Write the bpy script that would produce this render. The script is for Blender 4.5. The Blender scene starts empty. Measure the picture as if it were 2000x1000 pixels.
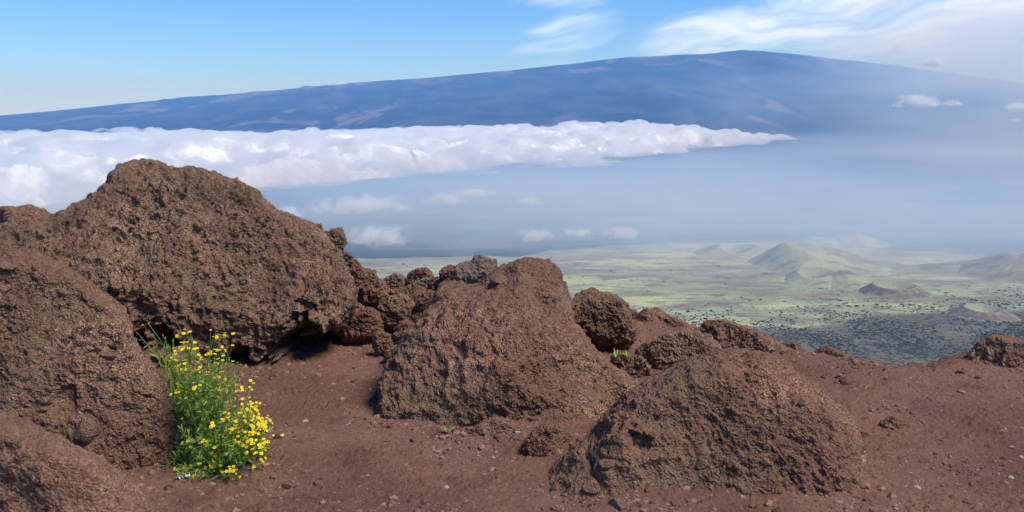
import bpy, math, random
import numpy as np
from mathutils import Vector

# ------------------------------------------------------------------ camera, world, sun, exposure
sc = bpy.context.scene
C = sc.collection
EYE = 1.6
F = 1732.0                      # focal length in photo pixels (2000 wide)
HORIZON = 228.0
PITCH = math.atan((500 - HORIZON) / F)
cam_d = bpy.data.cameras.new('camera')
cam = bpy.data.objects.new('camera', cam_d); C.objects.link(cam)
cam.location = (0, 0, EYE)
cam.rotation_euler = (math.pi / 2 - PITCH, 0, 0)
cam_d.sensor_width = 36.0
cam_d.lens = 36.0 * F / 2000.0
cam_d.clip_start = 0.05; cam_d.clip_end = 600000
sc.camera = cam

SUN_EL, SUN_AZ = 55.0, 118.0     # azimuth measured clockwise from the view direction (+y)
w = bpy.data.worlds.new('World'); sc.world = w; w.use_nodes = True
sun_d = bpy.data.lights.new('sun', 'SUN'); sun = bpy.data.objects.new('sun', sun_d); C.objects.link(sun)
sun_d.energy = 2.3; sun_d.angle = math.radians(22.0); sun_d.color = (1.0, 0.97, 0.92)
_a, _e = math.radians(SUN_AZ), math.radians(SUN_EL)
_d = Vector((math.sin(_a) * math.cos(_e), math.cos(_a) * math.cos(_e), math.sin(_e)))
sun.rotation_euler = _d.to_track_quat('Z', 'Y').to_euler()
sc.view_settings.view_transform = 'Standard'; sc.view_settings.look = 'None'
sc.view_settings.gamma = 1.0; sc.view_settings.exposure = 1.0
sc.render.engine = 'CYCLES'
cy = sc.cycles
cy.max_bounces = 8; cy.diffuse_bounces = 3; cy.glossy_bounces = 2; cy.transparent_max_bounces = 24
cy.volume_bounces = 3; cy.use_denoising = True
cy.volume_max_steps = 160

def world_nodes():
    nt = w.node_tree; N = nt.nodes; L = nt.links; N.clear()
    def nd(t, **k):
        n = N.new(t)
        for a, b in k.items(): setattr(n, a, b)
        return n
    def math_(op, a, b=None, c=None, clamp=False):
        n = nd('ShaderNodeMath', operation=op, use_clamp=clamp)
        for i, v in enumerate((a, b, c)):
            if v is None: continue
            if isinstance(v, (int, float)): n.inputs[i].default_value = v
            else: L.new(v, n.inputs[i])
        return n.outputs[0]
    def smooth(v, lo, hi):
        n = nd('ShaderNodeMapRange', interpolation_type='SMOOTHSTEP')
        L.new(v, n.inputs[0]); n.inputs[1].default_value = lo; n.inputs[2].default_value = hi
        return n.outputs[0]
    out = nd('ShaderNodeOutputWorld'); bg = nd('ShaderNodeBackground')
    sky = nd('ShaderNodeTexSky', sky_type='NISHITA', sun_disc=False)
    sky.sun_elevation = math.radians(SUN_EL); sky.sun_rotation = math.radians(SUN_AZ)
    sky.altitude = 2800; sky.air_density = 1.0; sky.dust_density = 0.3; sky.ozone_density = 2.5
    hsv = nd('ShaderNodeHueSaturation'); hsv.inputs['Saturation'].default_value = 1.3
    L.new(sky.outputs[0], hsv.inputs['Color'])
    tint = nd('ShaderNodeMix', data_type='RGBA', blend_type='MULTIPLY'); tint.inputs[0].default_value = 1.0
    L.new(hsv.outputs[0], tint.inputs[6])
    tsp = nd('ShaderNodeSeparateXYZ'); tco = nd('ShaderNodeTexCoord'); L.new(tco.outputs['Generated'], tsp.inputs[0])
    tm = nd('ShaderNodeMix', data_type='RGBA'); L.new(smooth(tsp.outputs[2], -0.01, 0.09), tm.inputs[0])
    tm.inputs[6].default_value = (0.50, 0.72, 1.0, 1); tm.inputs[7].default_value = (0.64, 0.77, 1.03, 1); L.new(tm.outputs[2], tint.inputs[7])
    # high cirrus, laid out by direction
    tc = nd('ShaderNodeTexCoord'); sp = nd('ShaderNodeSeparateXYZ'); L.new(tc.outputs['Generated'], sp.inputs[0])
    x, y, z = sp.outputs
    az = math_('ARCTAN2', x, y); el = math_('ARCSINE', z)
    # streak coordinates: long fibres, slightly rising to the right, warped
    wv = nd('ShaderNodeCombineXYZ'); L.new(math_('MULTIPLY', az, 4.0), wv.inputs[0]); L.new(math_('MULTIPLY', el, 9.0), wv.inputs[1])
    warp = nd('ShaderNodeTexNoise'); L.new(wv.outputs[0], warp.inputs['Vector']); warp.inputs['Scale'].default_value = 1.6; warp.inputs['Detail'].default_value = 3
    wp = math_('SUBTRACT', warp.outputs[0], 0.5)
    def streaks(ku, kv, slope, amp, det, z0):
        u = math_('ADD', math_('MULTIPLY', az, ku), math_('MULTIPLY', wp, amp * 0.3))
        v = math_('ADD', math_('MULTIPLY', math_('SUBTRACT', el, math_('MULTIPLY', az, slope)), kv), math_('MULTIPLY', wp, amp))
        sv = nd('ShaderNodeCombineXYZ'); L.new(u, sv.inputs[0]); L.new(v, sv.inputs[1]); sv.inputs[2].default_value = z0
        st = nd('ShaderNodeTexNoise'); L.new(sv.outputs[0], st.inputs['Vector'])
        st.inputs['Scale'].default_value = 1.0; st.inputs['Detail'].default_value = det; st.inputs['Roughness'].default_value = 0.6
        return st.outputs[0]
    s1 = streaks(7.0, 46.0, 0.12, 2.8, 9, 2.0); s2 = streaks(16.0, 120.0, 0.22, 6.0, 9, 4.0)
    fib = math_('MULTIPLY', math_('SUBTRACT', math_('ADD', math_('MULTIPLY', s1, 0.7), math_('MULTIPLY', s2, 0.3)), 0.5), 2.5)
    def blob(a0, e0, wa, we, tilt=0.0):
        da = math_('DIVIDE', math_('SUBTRACT', az, math.radians(a0)), math.radians(wa))
        de = math_('SUBTRACT', math_('SUBTRACT', el, math.radians(e0)), math_('MULTIPLY', math_('SUBTRACT', az, math.radians(a0)), tilt))
        de = math_('DIVIDE', de, math.radians(we))
        r = math_('ADD', math_('MULTIPLY', da, da), math_('MULTIPLY', de, de))
        return smooth(r, 1.0, 0.0)
    m = blob(25, 6.2, 15, 4.2, 0.05)
    m = math_('MAXIMUM', m, math_('MULTIPLY', blob(14, 5.0, 8.5, 2.3, 0.10), 0.85))
    m = math_('MAXIMUM', m, math_('MULTIPLY', blob(3.6, 4.9, 5.0, 2.2, 0.25), 0.48))
    m = math_('MAXIMUM', m, math_('MULTIPLY', blob(2.5, 7.6, 6.0, 1.4, -0.1), 0.45))
    thr = math_('ADD', math_('MULTIPLY', m, 0.75), fib)
    cov = math_('MULTIPLY', smooth(thr, 0.0, 1.15), smooth(m, 0.0, 0.6))
    cov = math_('MULTIPLY', cov, 0.85)
    mix = nd('ShaderNodeMix', data_type='RGBA'); L.new(cov, mix.inputs[0]); L.new(tint.outputs[2], mix.inputs[6])
    mix.inputs[7].default_value = (7.4, 8.7, 10.4, 1)
    L.new(mix.outputs[2], bg.inputs[0]); bg.inputs[1].default_value = 0.085
    L.new(bg.outputs[0], out.inputs[0])
world_nodes()

# ------------------------------------------------------------------ helpers
rng = np.random.default_rng(7)
random.seed(7)
def ray(px, py):
    a = (px - 1000) / F; b = -(py - 500) / F
    c, s = math.cos(PITCH), math.sin(PITCH)
    return np.array([a, c + b * s, -s + b * c])        # camera looks along (0,c,-s), up (0,s,c)
def at(px, py, Y):
    r = ray(px, py); return np.array([0, 0, EYE]) + r * (Y / r[1])
def onplane(px, py, z=0.0):
    r = ray(px, py); return np.array([0, 0, EYE]) + r * ((z - EYE) / r[2])

_perm = np.random.default_rng(3).permutation(4096).astype(np.int64)
def _h(i, j, k, s=0):
    return _perm[(_perm[(_perm[(i + s * 131) & 4095] + j) & 4095] + k) & 4095]
_G = np.random.default_rng(5).normal(size=(4096, 3)); _G /= np.linalg.norm(_G, axis=1)[:, None]
def perlin(p, s=0):
    i = np.floor(p).astype(np.int64); f = p - i
    u = f * f * f * (f * (f * 6 - 15) + 10)
    out = 0
    for dx in (0, 1):
        wx = u[:, 0] if dx else 1 - u[:, 0]
        for dy in (0, 1):
            wy = u[:, 1] if dy else 1 - u[:, 1]
            for dz in (0, 1):
                wz = u[:, 2] if dz else 1 - u[:, 2]
                g = _G[_h(i[:, 0] + dx, i[:, 1] + dy, i[:, 2] + dz, s)]
                out = out + wx * wy * wz * (g[:, 0] * (f[:, 0] - dx) + g[:, 1] * (f[:, 1] - dy) + g[:, 2] * (f[:, 2] - dz))
    return out * 1.6
def fbm(p, octv=4, lac=2.03, gain=0.5, s=0, ridge=False):
    a, t, o = 1.0, 0, 0
    for k in range(octv):
        n = perlin(p * (lac ** k) + 17.3 * k, s + k)
        if ridge: n = 1 - 2 * np.abs(n)
        o = o + a * n; t += a; a *= gain
    return o / t
def worley(p, s=0, d2=False):
    """distance to the nearest jittered cell point (F1); 2-D when d2"""
    i = np.floor(p).astype(np.int64); f = p - i
    best = np.full(len(p), 9.0); ident = np.zeros(len(p), np.int64)
    zr = (0,) if d2 else (-1, 0, 1)
    for dx in (-1, 0, 1):
        for dy in (-1, 0, 1):
            for dz in zr:
                h = _h(i[:, 0] + dx, i[:, 1] + dy, i[:, 2] + dz, s)
                ox = (_perm[h] & 1023) / 1024.0; oy = (_perm[(h + 77) & 4095] & 1023) / 1024.0
                oz = 0.5 if d2 else (_perm[(h + 191) & 4095] & 1023) / 1024.0
                d = (dx + ox - f[:, 0]) ** 2 + (dy + oy - f[:, 1]) ** 2 + (0 if d2 else (dz + oz - f[:, 2]) ** 2)
                m = d < best; best = np.where(m, d, best); ident = np.where(m, h, ident)
    return np.sqrt(best), ident
def sstep(a, b, x):
    t = np.clip((x - a) / (b - a), 0, 1); return t * t * (3 - 2 * t)

def mesh_np(name, V, faces, smooth=True):
    """faces: (n,4) or (n,3) int array"""
    me = bpy.data.meshes.new(name)
    n = len(faces); k = faces.shape[1]
    me.vertices.add(len(V)); me.vertices.foreach_set('co', np.ascontiguousarray(V, np.float32).ravel())
    me.loops.add(n * k); me.loops.foreach_set('vertex_index', faces.astype(np.int32).ravel())
    me.polygons.add(n); me.polygons.foreach_set('loop_start', np.arange(0, n * k, k, dtype=np.int32))
    me.polygons.foreach_set('loop_total', np.full(n, k, np.int32))
    me.polygons.foreach_set('use_smooth', np.full(n, smooth, bool))
    me.update(calc_edges=True); me.validate()
    return me
def link(name, me, mat=None, parent=None, loc=None):
    o = bpy.data.objects.new(name, me); C.objects.link(o)
    if mat:
        for m in (mat if isinstance(mat, (list, tuple)) else [mat]): me.materials.append(m)
    if parent: o.parent = parent
    if loc is not None: o.location = loc
    return o
def tag(o, label=None, cat=None, group=None, kind=None):
    if label: o['label'] = label
    if cat: o['category'] = cat
    if group: o['group'] = group
    if kind: o['kind'] = kind
    return o
def grid_faces(nu, nv, wrap=False):
    a = np.arange(nu * nv).reshape(nu, nv)
    if wrap: a = np.concatenate([a, a[:1]], 0)
    return np.stack([a[:-1, :-1], a[1:, :-1], a[1:, 1:], a[:-1, 1:]], -1).reshape(-1, 4)
def set_attr(me, name, val):
    at_ = me.attributes.new(name, 'FLOAT', 'POINT'); at_.data.foreach_set('value', np.ascontiguousarray(val, np.float32))

class Mat:
    """small node helper"""
    def __init__(s, name):
        s.m = bpy.data.materials.new(name); s.m.use_nodes = True; s.N = s.m.node_tree.nodes; s.L = s.m.node_tree.links
        s.N.clear(); s.out = s.N.new('ShaderNodeOutputMaterial')
        s.co = s.N.new('ShaderNodeTexCoord').outputs['Object']
    def n(s, t, **k):
        n = s.N.new(t)
        for a, b in k.items(): setattr(n, a, b)
        return n
    def put(s, sock, v):
        if isinstance(v, bpy.types.NodeSocket): s.L.new(v, sock)
        else: sock.default_value = v
    def math(s, op, a, b=0.0, clamp=False):
        n = s.n('ShaderNodeMath', operation=op, use_clamp=clamp); s.put(n.inputs[0], a); s.put(n.inputs[1], b); return n.outputs[0]
    def noise(s, scale, detail=4, rough=0.55, dist=0.0, vec=None, off=None):
        n = s.n('ShaderNodeTexNoise'); v = vec or s.co
        if off is not None:
            va = s.n('ShaderNodeVectorMath', operation='ADD'); s.L.new(v, va.inputs[0]); va.inputs[1].default_value = off; v = va.outputs[0]
        s.L.new(v, n.inputs['Vector']); n.inputs['Scale'].default_value = scale; n.inputs['Detail'].default_value = detail
        n.inputs['Roughness'].default_value = rough; n.inputs['Distortion'].default_value = dist
        return n.outputs[0]
    def voro(s, scale, feature='F1', vec=None, out='Distance', rand=1.0):
        n = s.n('ShaderNodeTexVoronoi', feature=feature); s.L.new(vec or s.co, n.inputs['Vector']); n.inputs['Scale'].default_value = scale
        n.inputs['Randomness'].default_value = rand
        return n.outputs[out]
    def scaled(s, v3, vec=None):
        n = s.n('ShaderNodeVectorMath', operation='MULTIPLY'); s.L.new(vec or s.co, n.inputs[0]); n.inputs[1].default_value = v3; return n.outputs[0]
    def step(s, v, lo, hi):
        n = s.n('ShaderNodeMapRange', interpolation_type='SMOOTHSTEP'); s.put(n.inputs[0], v); n.inputs[1].default_value = lo; n.inputs[2].default_value = hi
        return n.outputs[0]
    def mix(s, f, a, b, mode='MIX'):
        n = s.n('ShaderNodeMix', data_type='RGBA', blend_type=mode); s.put(n.inputs[0], f)
        for i, v in ((6, a), (7, b)): s.put(n.inputs[i], v if isinstance(v, bpy.types.NodeSocket) else (*v[:3], 1))
        return n.outputs[2]
    def attr(s, name):
        return s.n('ShaderNodeAttribute', attribute_name=name).outputs['Fac']
    def bump(s, h, strength, dist):
        n = s.n('ShaderNodeBump'); s.L.new(h, n.inputs['Height']); n.inputs['Strength'].default_value = strength; n.inputs['Distance'].default_value = dist
        return n.outputs[0]
    def diffuse(s, col, rough=0.95, normal=None, spec=0.15):
        p = s.n('ShaderNodeBsdfPrincipled'); s.put(p.inputs['Base Color'], col if isinstance(col, bpy.types.NodeSocket) else (*col[:3], 1))
        s.put(p.inputs['Roughness'], rough); p.inputs['Specular IOR Level'].default_value = spec
        if normal: s.L.new(normal, p.inputs['Normal'])
        s.L.new(p.outputs[0], s.out.inputs[0]); return s.m

# ------------------------------------------------------------------ materials of rock and soil
def rock_mat(name, red=0.5, tan=0.5, dark=0.3, grey=0.0, seed=0.0):
    """red: share of rust-red, tan: share of pale grains, dark: amount of black cinder"""
    m = Mat(name)
    o = (seed * 3.1, seed * 1.7, seed * 2.3)
    big = m.noise(1.6, 4, 0.6, off=o); mid = m.noise(9, 5, 0.65, 0.4, off=o); fine = m.noise(70, 5, 0.7, off=o)
    brown = (0.170, 0.096, 0.066); rust = (0.200, 0.086, 0.060); tanc = (0.50, 0.315, 0.185); dk = (0.022, 0.015, 0.013); gr = (0.175, 0.125, 0.105)
    c = m.mix(m.step(m.math('ADD', big, m.math('MULTIPLY', mid, 0.5)), 1.02 - red * 0.55, 1.22 - red * 0.45), brown, rust)
    # red dust lies on what faces up
    gn = m.n('ShaderNodeNewGeometry'); sz = m.n('ShaderNodeSeparateXYZ'); m.L.new(gn.outputs['Normal'], sz.inputs[0])
    up = m.step(m.math('ADD', sz.outputs[2], m.math('MULTIPLY', m.math('SUBTRACT', mid, 0.5), 1.2)), 0.15, 0.85)
    c = m.mix(m.math('MULTIPLY', up, 0.35 + 0.4 * red), c, (0.215, 0.098, 0.070))
    if grey: c = m.mix(m.math('MULTIPLY', m.step(m.noise(3.3, 4, 0.6, off=(9 + seed, 4, 2)), 0.45, 0.65), grey), c, gr)
    dmask = m.step(m.math('ADD', m.noise(34, 5, 0.75, 0.3, off=(4 + seed, 1, 7)), m.math('MULTIPLY', m.noise(3, 3, off=(2, 8 + seed, 1)), 0.4)), 0.82 - dark * 0.3, 0.93 - dark * 0.3)
    c = m.mix(m.math('MULTIPLY', dmask, 0.75), c, dk)
    tz = m.step(m.noise(2.4, 4, 0.6, off=(1, 5 + seed, 3)), 0.35, 0.68)
    grain = m.step(m.math('ADD', m.noise(110, 3, 0.7, off=(6, 2, seed)), m.math('MULTIPLY', m.noise(24, 3, 0.6, off=(3, seed, 3)), 0.5)), 0.81 - tan * 0.14, 0.87 - tan * 0.12)
    tw = m.math('MULTIPLY', m.math('ADD', m.math('MULTIPLY', tz, 0.75), 0.2), m.math('SUBTRACT', 1.0, m.math('MULTIPLY', up, 0.55)))
    c = m.mix(m.math('MULTIPLY', grain, tw), c, tanc)
    pz = m.step(m.math('ADD', m.noise(1.3, 3, 0.6, 0.5, off=(seed, 2, 12)), m.math('MULTIPLY', m.noise(14, 4, 0.7, off=(seed, 6, 2)), 0.25)), 0.58, 0.72)
    c = m.mix(m.math('MULTIPLY', pz, 0.55), c, m.mix(m.noise(60, 4, 0.7), (0.085, 0.048, 0.034), (0.27, 0.18, 0.105)))
    # olive to ochre lichen specks
    li = m.math('MULTIPLY', m.step(m.noise(45, 2, 0.5, off=(seed, 8, 9)), 0.64, 0.72), m.step(m.noise(2.0, 3, 0.5, off=(5, 5, seed)), 0.48, 0.62))
    c = m.mix(m.math('MULTIPLY', li, 0.7), c, (0.30, 0.17, 0.035))
    v = m.n('ShaderNodeHueSaturation'); m.L.new(c, v.inputs['Color']); m.put(v.inputs['Value'], m.math('ADD', m.math('MULTIPLY', m.math('SUBTRACT', fine, 0.5), 2.3), 1.2))
    h = m.math('ADD', m.noise(130, 5, 0.8, off=o), m.math('MULTIPLY', m.voro(100), 0.9))
    return m.diffuse(v.outputs[0], 0.95, m.bump(h, 1.0, 0.012))
M_A = rock_mat('lava_brown', 0.30, 0.70, 0.45, 0.15, 1)
M_B = rock_mat('lava_brown_red', 0.55, 0.55, 0.35, 0.0, 4)
M_C = rock_mat('lava_pinkish', 0.85, 0.75, 0.0, 0.0, 6)
M_D = rock_mat('lava_rust', 0.60, 0.55, 0.25, 0.0, 8)
M_E = rock_mat('lava_ochre', 0.80, 0.60, 0.30, 0.0, 11)
M_RED = rock_mat('lava_red', 0.95, 0.20, 0.25, 0.0, 14)
M_TAN = rock_mat('lava_tan', 0.20, 0.95, 0.15, 0.0, 17)
M_GREY = rock_mat('lava_grey', 0.30, 0.35, 0.25, 0.9, 20)

def slate_mat():
    m = Mat('slate_grey_lava')
    c = m.mix(m.noise(14, 5, 0.6), (0.085, 0.054, 0.042), (0.230, 0.165, 0.125))
    return m.diffuse(c, 0.8, m.bump(m.noise(60, 4, 0.6), 0.6, 0.004), 0.3)
M_SLATE = slate_mat()

def soil_mat():
    m = Mat('red_cinder_soil')
    c = m.mix(m.step(m.noise(0.9, 5, 0.6), 0.35, 0.65), (0.225, 0.114, 0.080), (0.325, 0.168, 0.118))
    c = m.mix(m.math('MULTIPLY', m.step(m.noise(5, 5, 0.7, 0.3), 0.5, 0.72), 0.6), c, (0.120, 0.058, 0.044))
    g = m.noise(60, 5, 0.75); g2 = m.noise(190, 3, 0.7)
    v = m.n('ShaderNodeHueSaturation'); m.L.new(c, v.inputs['Color'])
    m.put(v.inputs['Value'], m.math('ADD', m.math('MULTIPLY', m.math('SUBTRACT', m.math('ADD', g, g2), 1.0), 1.3), 1.0))
    c = m.mix(m.math('MULTIPLY', m.step(m.noise(120, 2, 0.5, off=(3, 3, 3)), 0.66, 0.72), 0.6), v.outputs[0], (0.36, 0.25, 0.19))
    h = m.math('ADD', m.noise(160, 4, 0.75), m.noise(45, 4, 0.7))
    return m.diffuse(c, 0.97, m.bump(h, 1.0, 0.016), 0.1)
M_SOIL = soil_mat()

# ------------------------------------------------------------------ ledge ground
PLAIN = -800.0
_rp = [(640, 600), (900, 600), (1130, 622), (1250, 634), (1380, 655), (1500, 684), (1600, 697), (1700, 713), (1800, 729), (1850, 731), (1900, 716), (2000, 712), (2300, 690)]
RIM = np.array([[-60, 12], [-14, 9.5], [-6, 8.6], [-2.5, 8.2]] + [list(onplane(a, b)[:2]) for a, b in _rp] + [[9, 8], [60, 14]], float)
def rim_y(x): return np.interp(x, RIM[:, 0], RIM[:, 1])
def ground_z(x, y, detail=True):
    x = np.asarray(x, float); y = np.asarray(y, float)
    p = np.stack([x, y, 0 * x], -1)
    z = 0.035 * fbm(p * 0.8, 3, s=20)
    d = y - rim_y(x)
    z = z - 0.62 * np.where(d > 0, np.sqrt(d * d + 0.16) - 0.4 + 0 * d, 0) * sstep(0, 0.25, d)
    # soil banked around the boulders and a rise at the right rim
    for bx, by, r, hgt in MOUNDS:
        q = ((x - bx) ** 2 + (y - by) ** 2) / (r * r); z = z + hgt * np.exp(-q * 2.0)
    if detail:
        z = z + 0.022 * fbm(p * 4, 5, gain=0.6, s=30) + 0.0045 * fbm(p * 30, 3, gain=0.7, s=40)
    return z
MOUNDS = [(0.0, 4.75, 0.75, 0.06), (1.0, 4.0, 0.72, 0.06), (-2.0, 3.95, 0.7, 0.06), (-1.6, 5.8, 0.9, 0.04), (3.25, 5.7, 0.5, 0.06), (0.62, 3.6, 0.35, 0.06), (1.3, 3.7, 0.5, 0.03), (0.15, 4.3, 0.4, 0.03),
          (-0.9, 6.6, 0.7, 0.05), (-1.35, 3.9, 0.3, 0.03), (0.3, 4.15, 0.25, 0.03)]
def build_ground():
    xs = np.concatenate([-np.geomspace(3000, 3.6, 46)[:-1], np.arange(-3.6, 3.9, 0.0085), np.geomspace(3.9, 3000, 46)])
    ys = np.concatenate([np.linspace(-30, 2.4, 26)[:-1], np.arange(2.4, 8.2, 0.0085), np.geomspace(8.2, 1560, 70)])
    X, Y = np.meshgrid(xs, ys, indexing='ij')
    x, y = X.ravel(), Y.ravel()
    z = ground_z(x, y)
    core = (np.abs(x) < 4) & (y > 2.3) & (y < 8.4)
    pc = np.stack([x[core], y[core], 0 * x[core]], -1)
    f1, idn = worley(pc * 34, 2, True); f2, idn2 = worley(pc * 75 + 5, 6, True)
    peb = np.clip(1 - (f1 / 0.42) ** 2, 0, 1) ** 0.6 * ((_perm[idn] & 7) < 2)
    peb2 = np.clip(1 - (f2 / 0.5) ** 2, 0, 1) * ((_perm[idn2] & 7) < 4)
    patch = sstep(-0.35, 0.35, fbm(pc * 2.2, 3, s=50))
    z[core] += (0.015 * peb + 0.010 * peb2) * (0.35 + 0.65 * patch) + 0.016 * patch * fbm(pc * 22, 4, gain=0.75, s=52, ridge=True)
    z = z + np.where(y > 9, 0.04 * (y - 9) ** 0.8 * perlin(np.stack([x / 9, y / 9, 0 * x], -1), 3), 0)
    # reach the plain and stay just under it
    z = np.maximum(z, PLAIN - 6)
    link('ground', mesh_np('ground', np.stack([x, y, z], -1), grid_faces(len(xs), len(ys))), M_SOIL)['kind'] = 'structure'
build_ground()
def gz(x, y):
    return float(ground_z(np.array([x]), np.array([y]), False)[0])

# ------------------------------------------------------------------ boulders
def catmull(poly, n):
    P = np.array(poly, float); m = len(P)
    seg = np.linalg.norm(np.roll(P, -1, 0) - P, axis=1); cum = np.concatenate([[0], np.cumsum(seg)])
    t = np.linspace(0, cum[-1], n, endpoint=False)
    k = np.clip(np.searchsorted(cum, t, 'right') - 1, 0, m - 1); u = ((t - cum[k]) / seg[k])[:, None]
    p0, p1, p2, p3 = P[(k - 1) % m], P[k], P[(k + 1) % m], P[(k + 2) % m]
    cr = 0.5 * (2 * p1 + (p2 - p0) * u + (2 * p0 - 5 * p1 + 4 * p2 - p3) * u ** 2 + (3 * p1 - p0 - 3 * p2 + p3) * u ** 3)
    return 0.4 * cr + 0.6 * (p1 + (p2 - p1) * u)
def lobe(poly, Y, D, back=None, lean=0.3, fe=0.75, nu=400, nv=260, center=None, dents=(), rough=1.0, seed=0, cell=0.05, low=0.06, facets=0):
    """a rock body whose outline seen from the path is POLY, standing at forward distance Y (its outline's plane), D deep towards the
    viewer and BACK behind; LEAN pushes higher parts further back (metres per metre)"""
    back = D if back is None else back
    ring = np.array([at(a, b, Y) for a, b in catmull(poly, nu)])
    cx, cz = (ring[:, 0].min() + ring[:, 0].max()) / 2, (ring[:, 2].min() + ring[:, 2].max()) / 2
    if center: c = at(center[0], center[1], Y); cx, cz = c[0], c[2]
    th = np.linspace(0, math.pi, nv)
    # spend more rows on the side towards the viewer
    th = np.pi * (th / np.pi) ** 1.25
    f = np.sin(th) ** fe; g = np.cos(th)
    V = np.empty((nu, nv, 3))
    V[:, :, 0] = cx + (ring[:, 0] - cx)[:, None] * f
    V[:, :, 2] = cz + (ring[:, 2] - cz)[:, None] * f
    dy = np.where(g > 0, -D * np.abs(g) ** 0.8, back * np.abs(g) ** 0.8)
    z0 = ring[:, 2].min()
    V[:, :, 1] = Y + dy[None, :] + lean * (V[:, :, 2] - cz)
    p = V.reshape(-1, 3)
    k = p[:, 1] / Y
    p[:, 0] *= k; p[:, 2] = EYE + (p[:, 2] - EYE) * k
    def normals(A):
        A = A.reshape(nu, nv, 3)
        du = np.roll(A, -1, 0) - np.roll(A, 1, 0); dv = np.gradient(A, axis=1)
        n = np.cross(dv, du); l = np.linalg.norm(n, axis=2, keepdims=True); n = n / np.maximum(l, 1e-12)
        n[:, 0] = (0, -1, 0); n[:, -1] = (0, 1, 0)
        return n.reshape(-1, 3)
    N = normals(p)
    if np.mean(np.sum(N * (p - p.mean(0)), 1)) < 0: N = -N
    size = max(np.ptp(p[:, 0]), np.ptp(p[:, 2])); fq = max(1.0, 0.85 / size)
    if facets:
        fr = np.random.default_rng(seed * 13 + 1); cm = (p.max(0) + p.min(0)) / 2
        for _ in range(abs(facets)):
            n_ = fr.normal(size=3); n_[1] = -abs(n_[1]) * 1.5 - 0.8; n_ *= (1, 1, 1) if facets > 0 else (0.6, 1, 1)
            if facets < 0: n_[2] = abs(n_[2]) * 0.8 + 0.1
            n_ /= np.linalg.norm(n_)
            d_ = (p - cm) @ n_; lim_ = d_.max() * (fr.uniform(0.35, 0.78) if facets > 0 else fr.uniform(0.62, 0.88))
            p = p - np.outer(np.clip(d_ - lim_, 0, None) * 0.92, n_)
        N = normals(p)
        if np.mean(np.sum(N * (p - p.mean(0)), 1)) < 0: N = -N
    edge = 1 - 0.25 * np.tile(sstep(0.25, 0.0, np.abs(g)), nu)          # the traced outline keeps its shape
    q = p + seed * 7.7
    p = p + N * (low * fbm(q * 2.6 * fq, 3, s=seed) * edge)[:, None] + N * (low * 0.85 * fbm(q * 7 * fq, 4, gain=0.6, s=seed + 3, ridge=True) * edge)[:, None]
    for dx, dyp, r, dep in dents:
        c = at(dx, dyp, Y - D * 0.5); d = np.hypot(p[:, 0] * c[1] / p[:, 1] - c[0], (p[:, 2] - EYE) * c[1] / p[:, 1] + EYE - c[2])
        wob = 1 + 1.1 * fbm(q * 9, 4, gain=0.6, s=seed + 9)
        m = sstep(1.0, 0.35, d / (r * np.clip(wob, 0.35, 2))) * (p[:, 1] < Y + 0.1)
        p[:, 1] += dep * m
    N = normals(p)
    if np.mean(np.sum(N * (p - p.mean(0)), 1)) < 0: N = -N
    # clinker: lumps of several sizes with pits between them
    qw = p + 0.35 * cell * np.stack([fbm(p / cell * 0.8, 2, s=seed + 31), fbm(p / cell * 0.8, 2, s=seed + 32), fbm(p / cell * 0.8, 2, s=seed + 33)], -1) * 3
    f1, i1 = worley(qw / cell + 3.3, seed + 1)
    f2, i2 = worley(qw / (cell * 0.47) + 9.1, seed + 2)
    zone = 0.22 + 1.15 * sstep(-0.35, 0.45, fbm(p * 3.2 * math.sqrt(fq), 4, gain=0.6, s=seed + 40))
    ld = np.random.default_rng(seed).normal(size=3) * (0.5, 0.3, 0.2) + (0, 0, 1)
    tt = (p @ ld) / (0.16 / fq) + 1.6 * fbm(p * 2.2 * fq, 4, gain=0.6, s=seed + 51); fr_ = tt - np.floor(tt)
    ledge = 0.022 / fq * (fr_ ** 2.2 - 0.4 - 1.0 * sstep(0.90, 1.0, fr_)) * sstep(-0.3, 0.5, fbm(p * 2.5 * fq + 9, 2, s=seed + 53)) * min(1.0, low / 0.03)
    h = cell * (0.20 * (0.55 - f1) + 0.20 * (0.5 - f2) + 0.20 * fbm(p / cell * 0.9, 5, gain=0.72, s=seed + 12, ridge=True))
    pit = sstep(0.22, 0.60, fbm(p / cell * 0.9, 4, gain=0.7, s=seed + 14))
    h = h - cell * 0.85 * pit
    h = h + cell * 0.3 * (((_perm[i1] & 63) / 63.0) - 0.5) * sstep(0.62, 0.2, f1)
    fz = p / cell
    h = h + cell * (0.13 * fbm(fz * 3.7, 3, gain=0.8, s=seed + 21, ridge=True) + 0.10 * fbm(fz * 8.5, 2, gain=0.8, s=seed + 25))
    f3, i3 = worley(p / (cell * 2.9) + 1.7 + 0.25 * fbm(p / cell * 0.7, 2, s=seed + 28)[:, None], seed + 4)
    h = h + cell * 0.75 * (0.5 - f3) * (0.4 + 0.6 * (_perm[i3] & 63) / 63.0)
    p = p + N * (0.85 * h * zone * rough + ledge)[:, None]
    return p, grid_faces(nu, nv, True)
def boulder(name, lobes, mat, label, cat='boulder', group=None):
    Vs, Fs, o = [], [], 0
    for L_ in lobes:
        p, f = lobe(**L_); Vs.append(p); Fs.append(f + o); o += len(p)
    V = np.concatenate(Vs); Fc = np.concatenate(Fs)
    c = V.mean(0); c[2] = gz(c[0], c[1])
    ob = link(name, mesh_np(name, V - c, Fc), mat, None, Vector(c))
    return tag(ob, label, cat, group)

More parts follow.
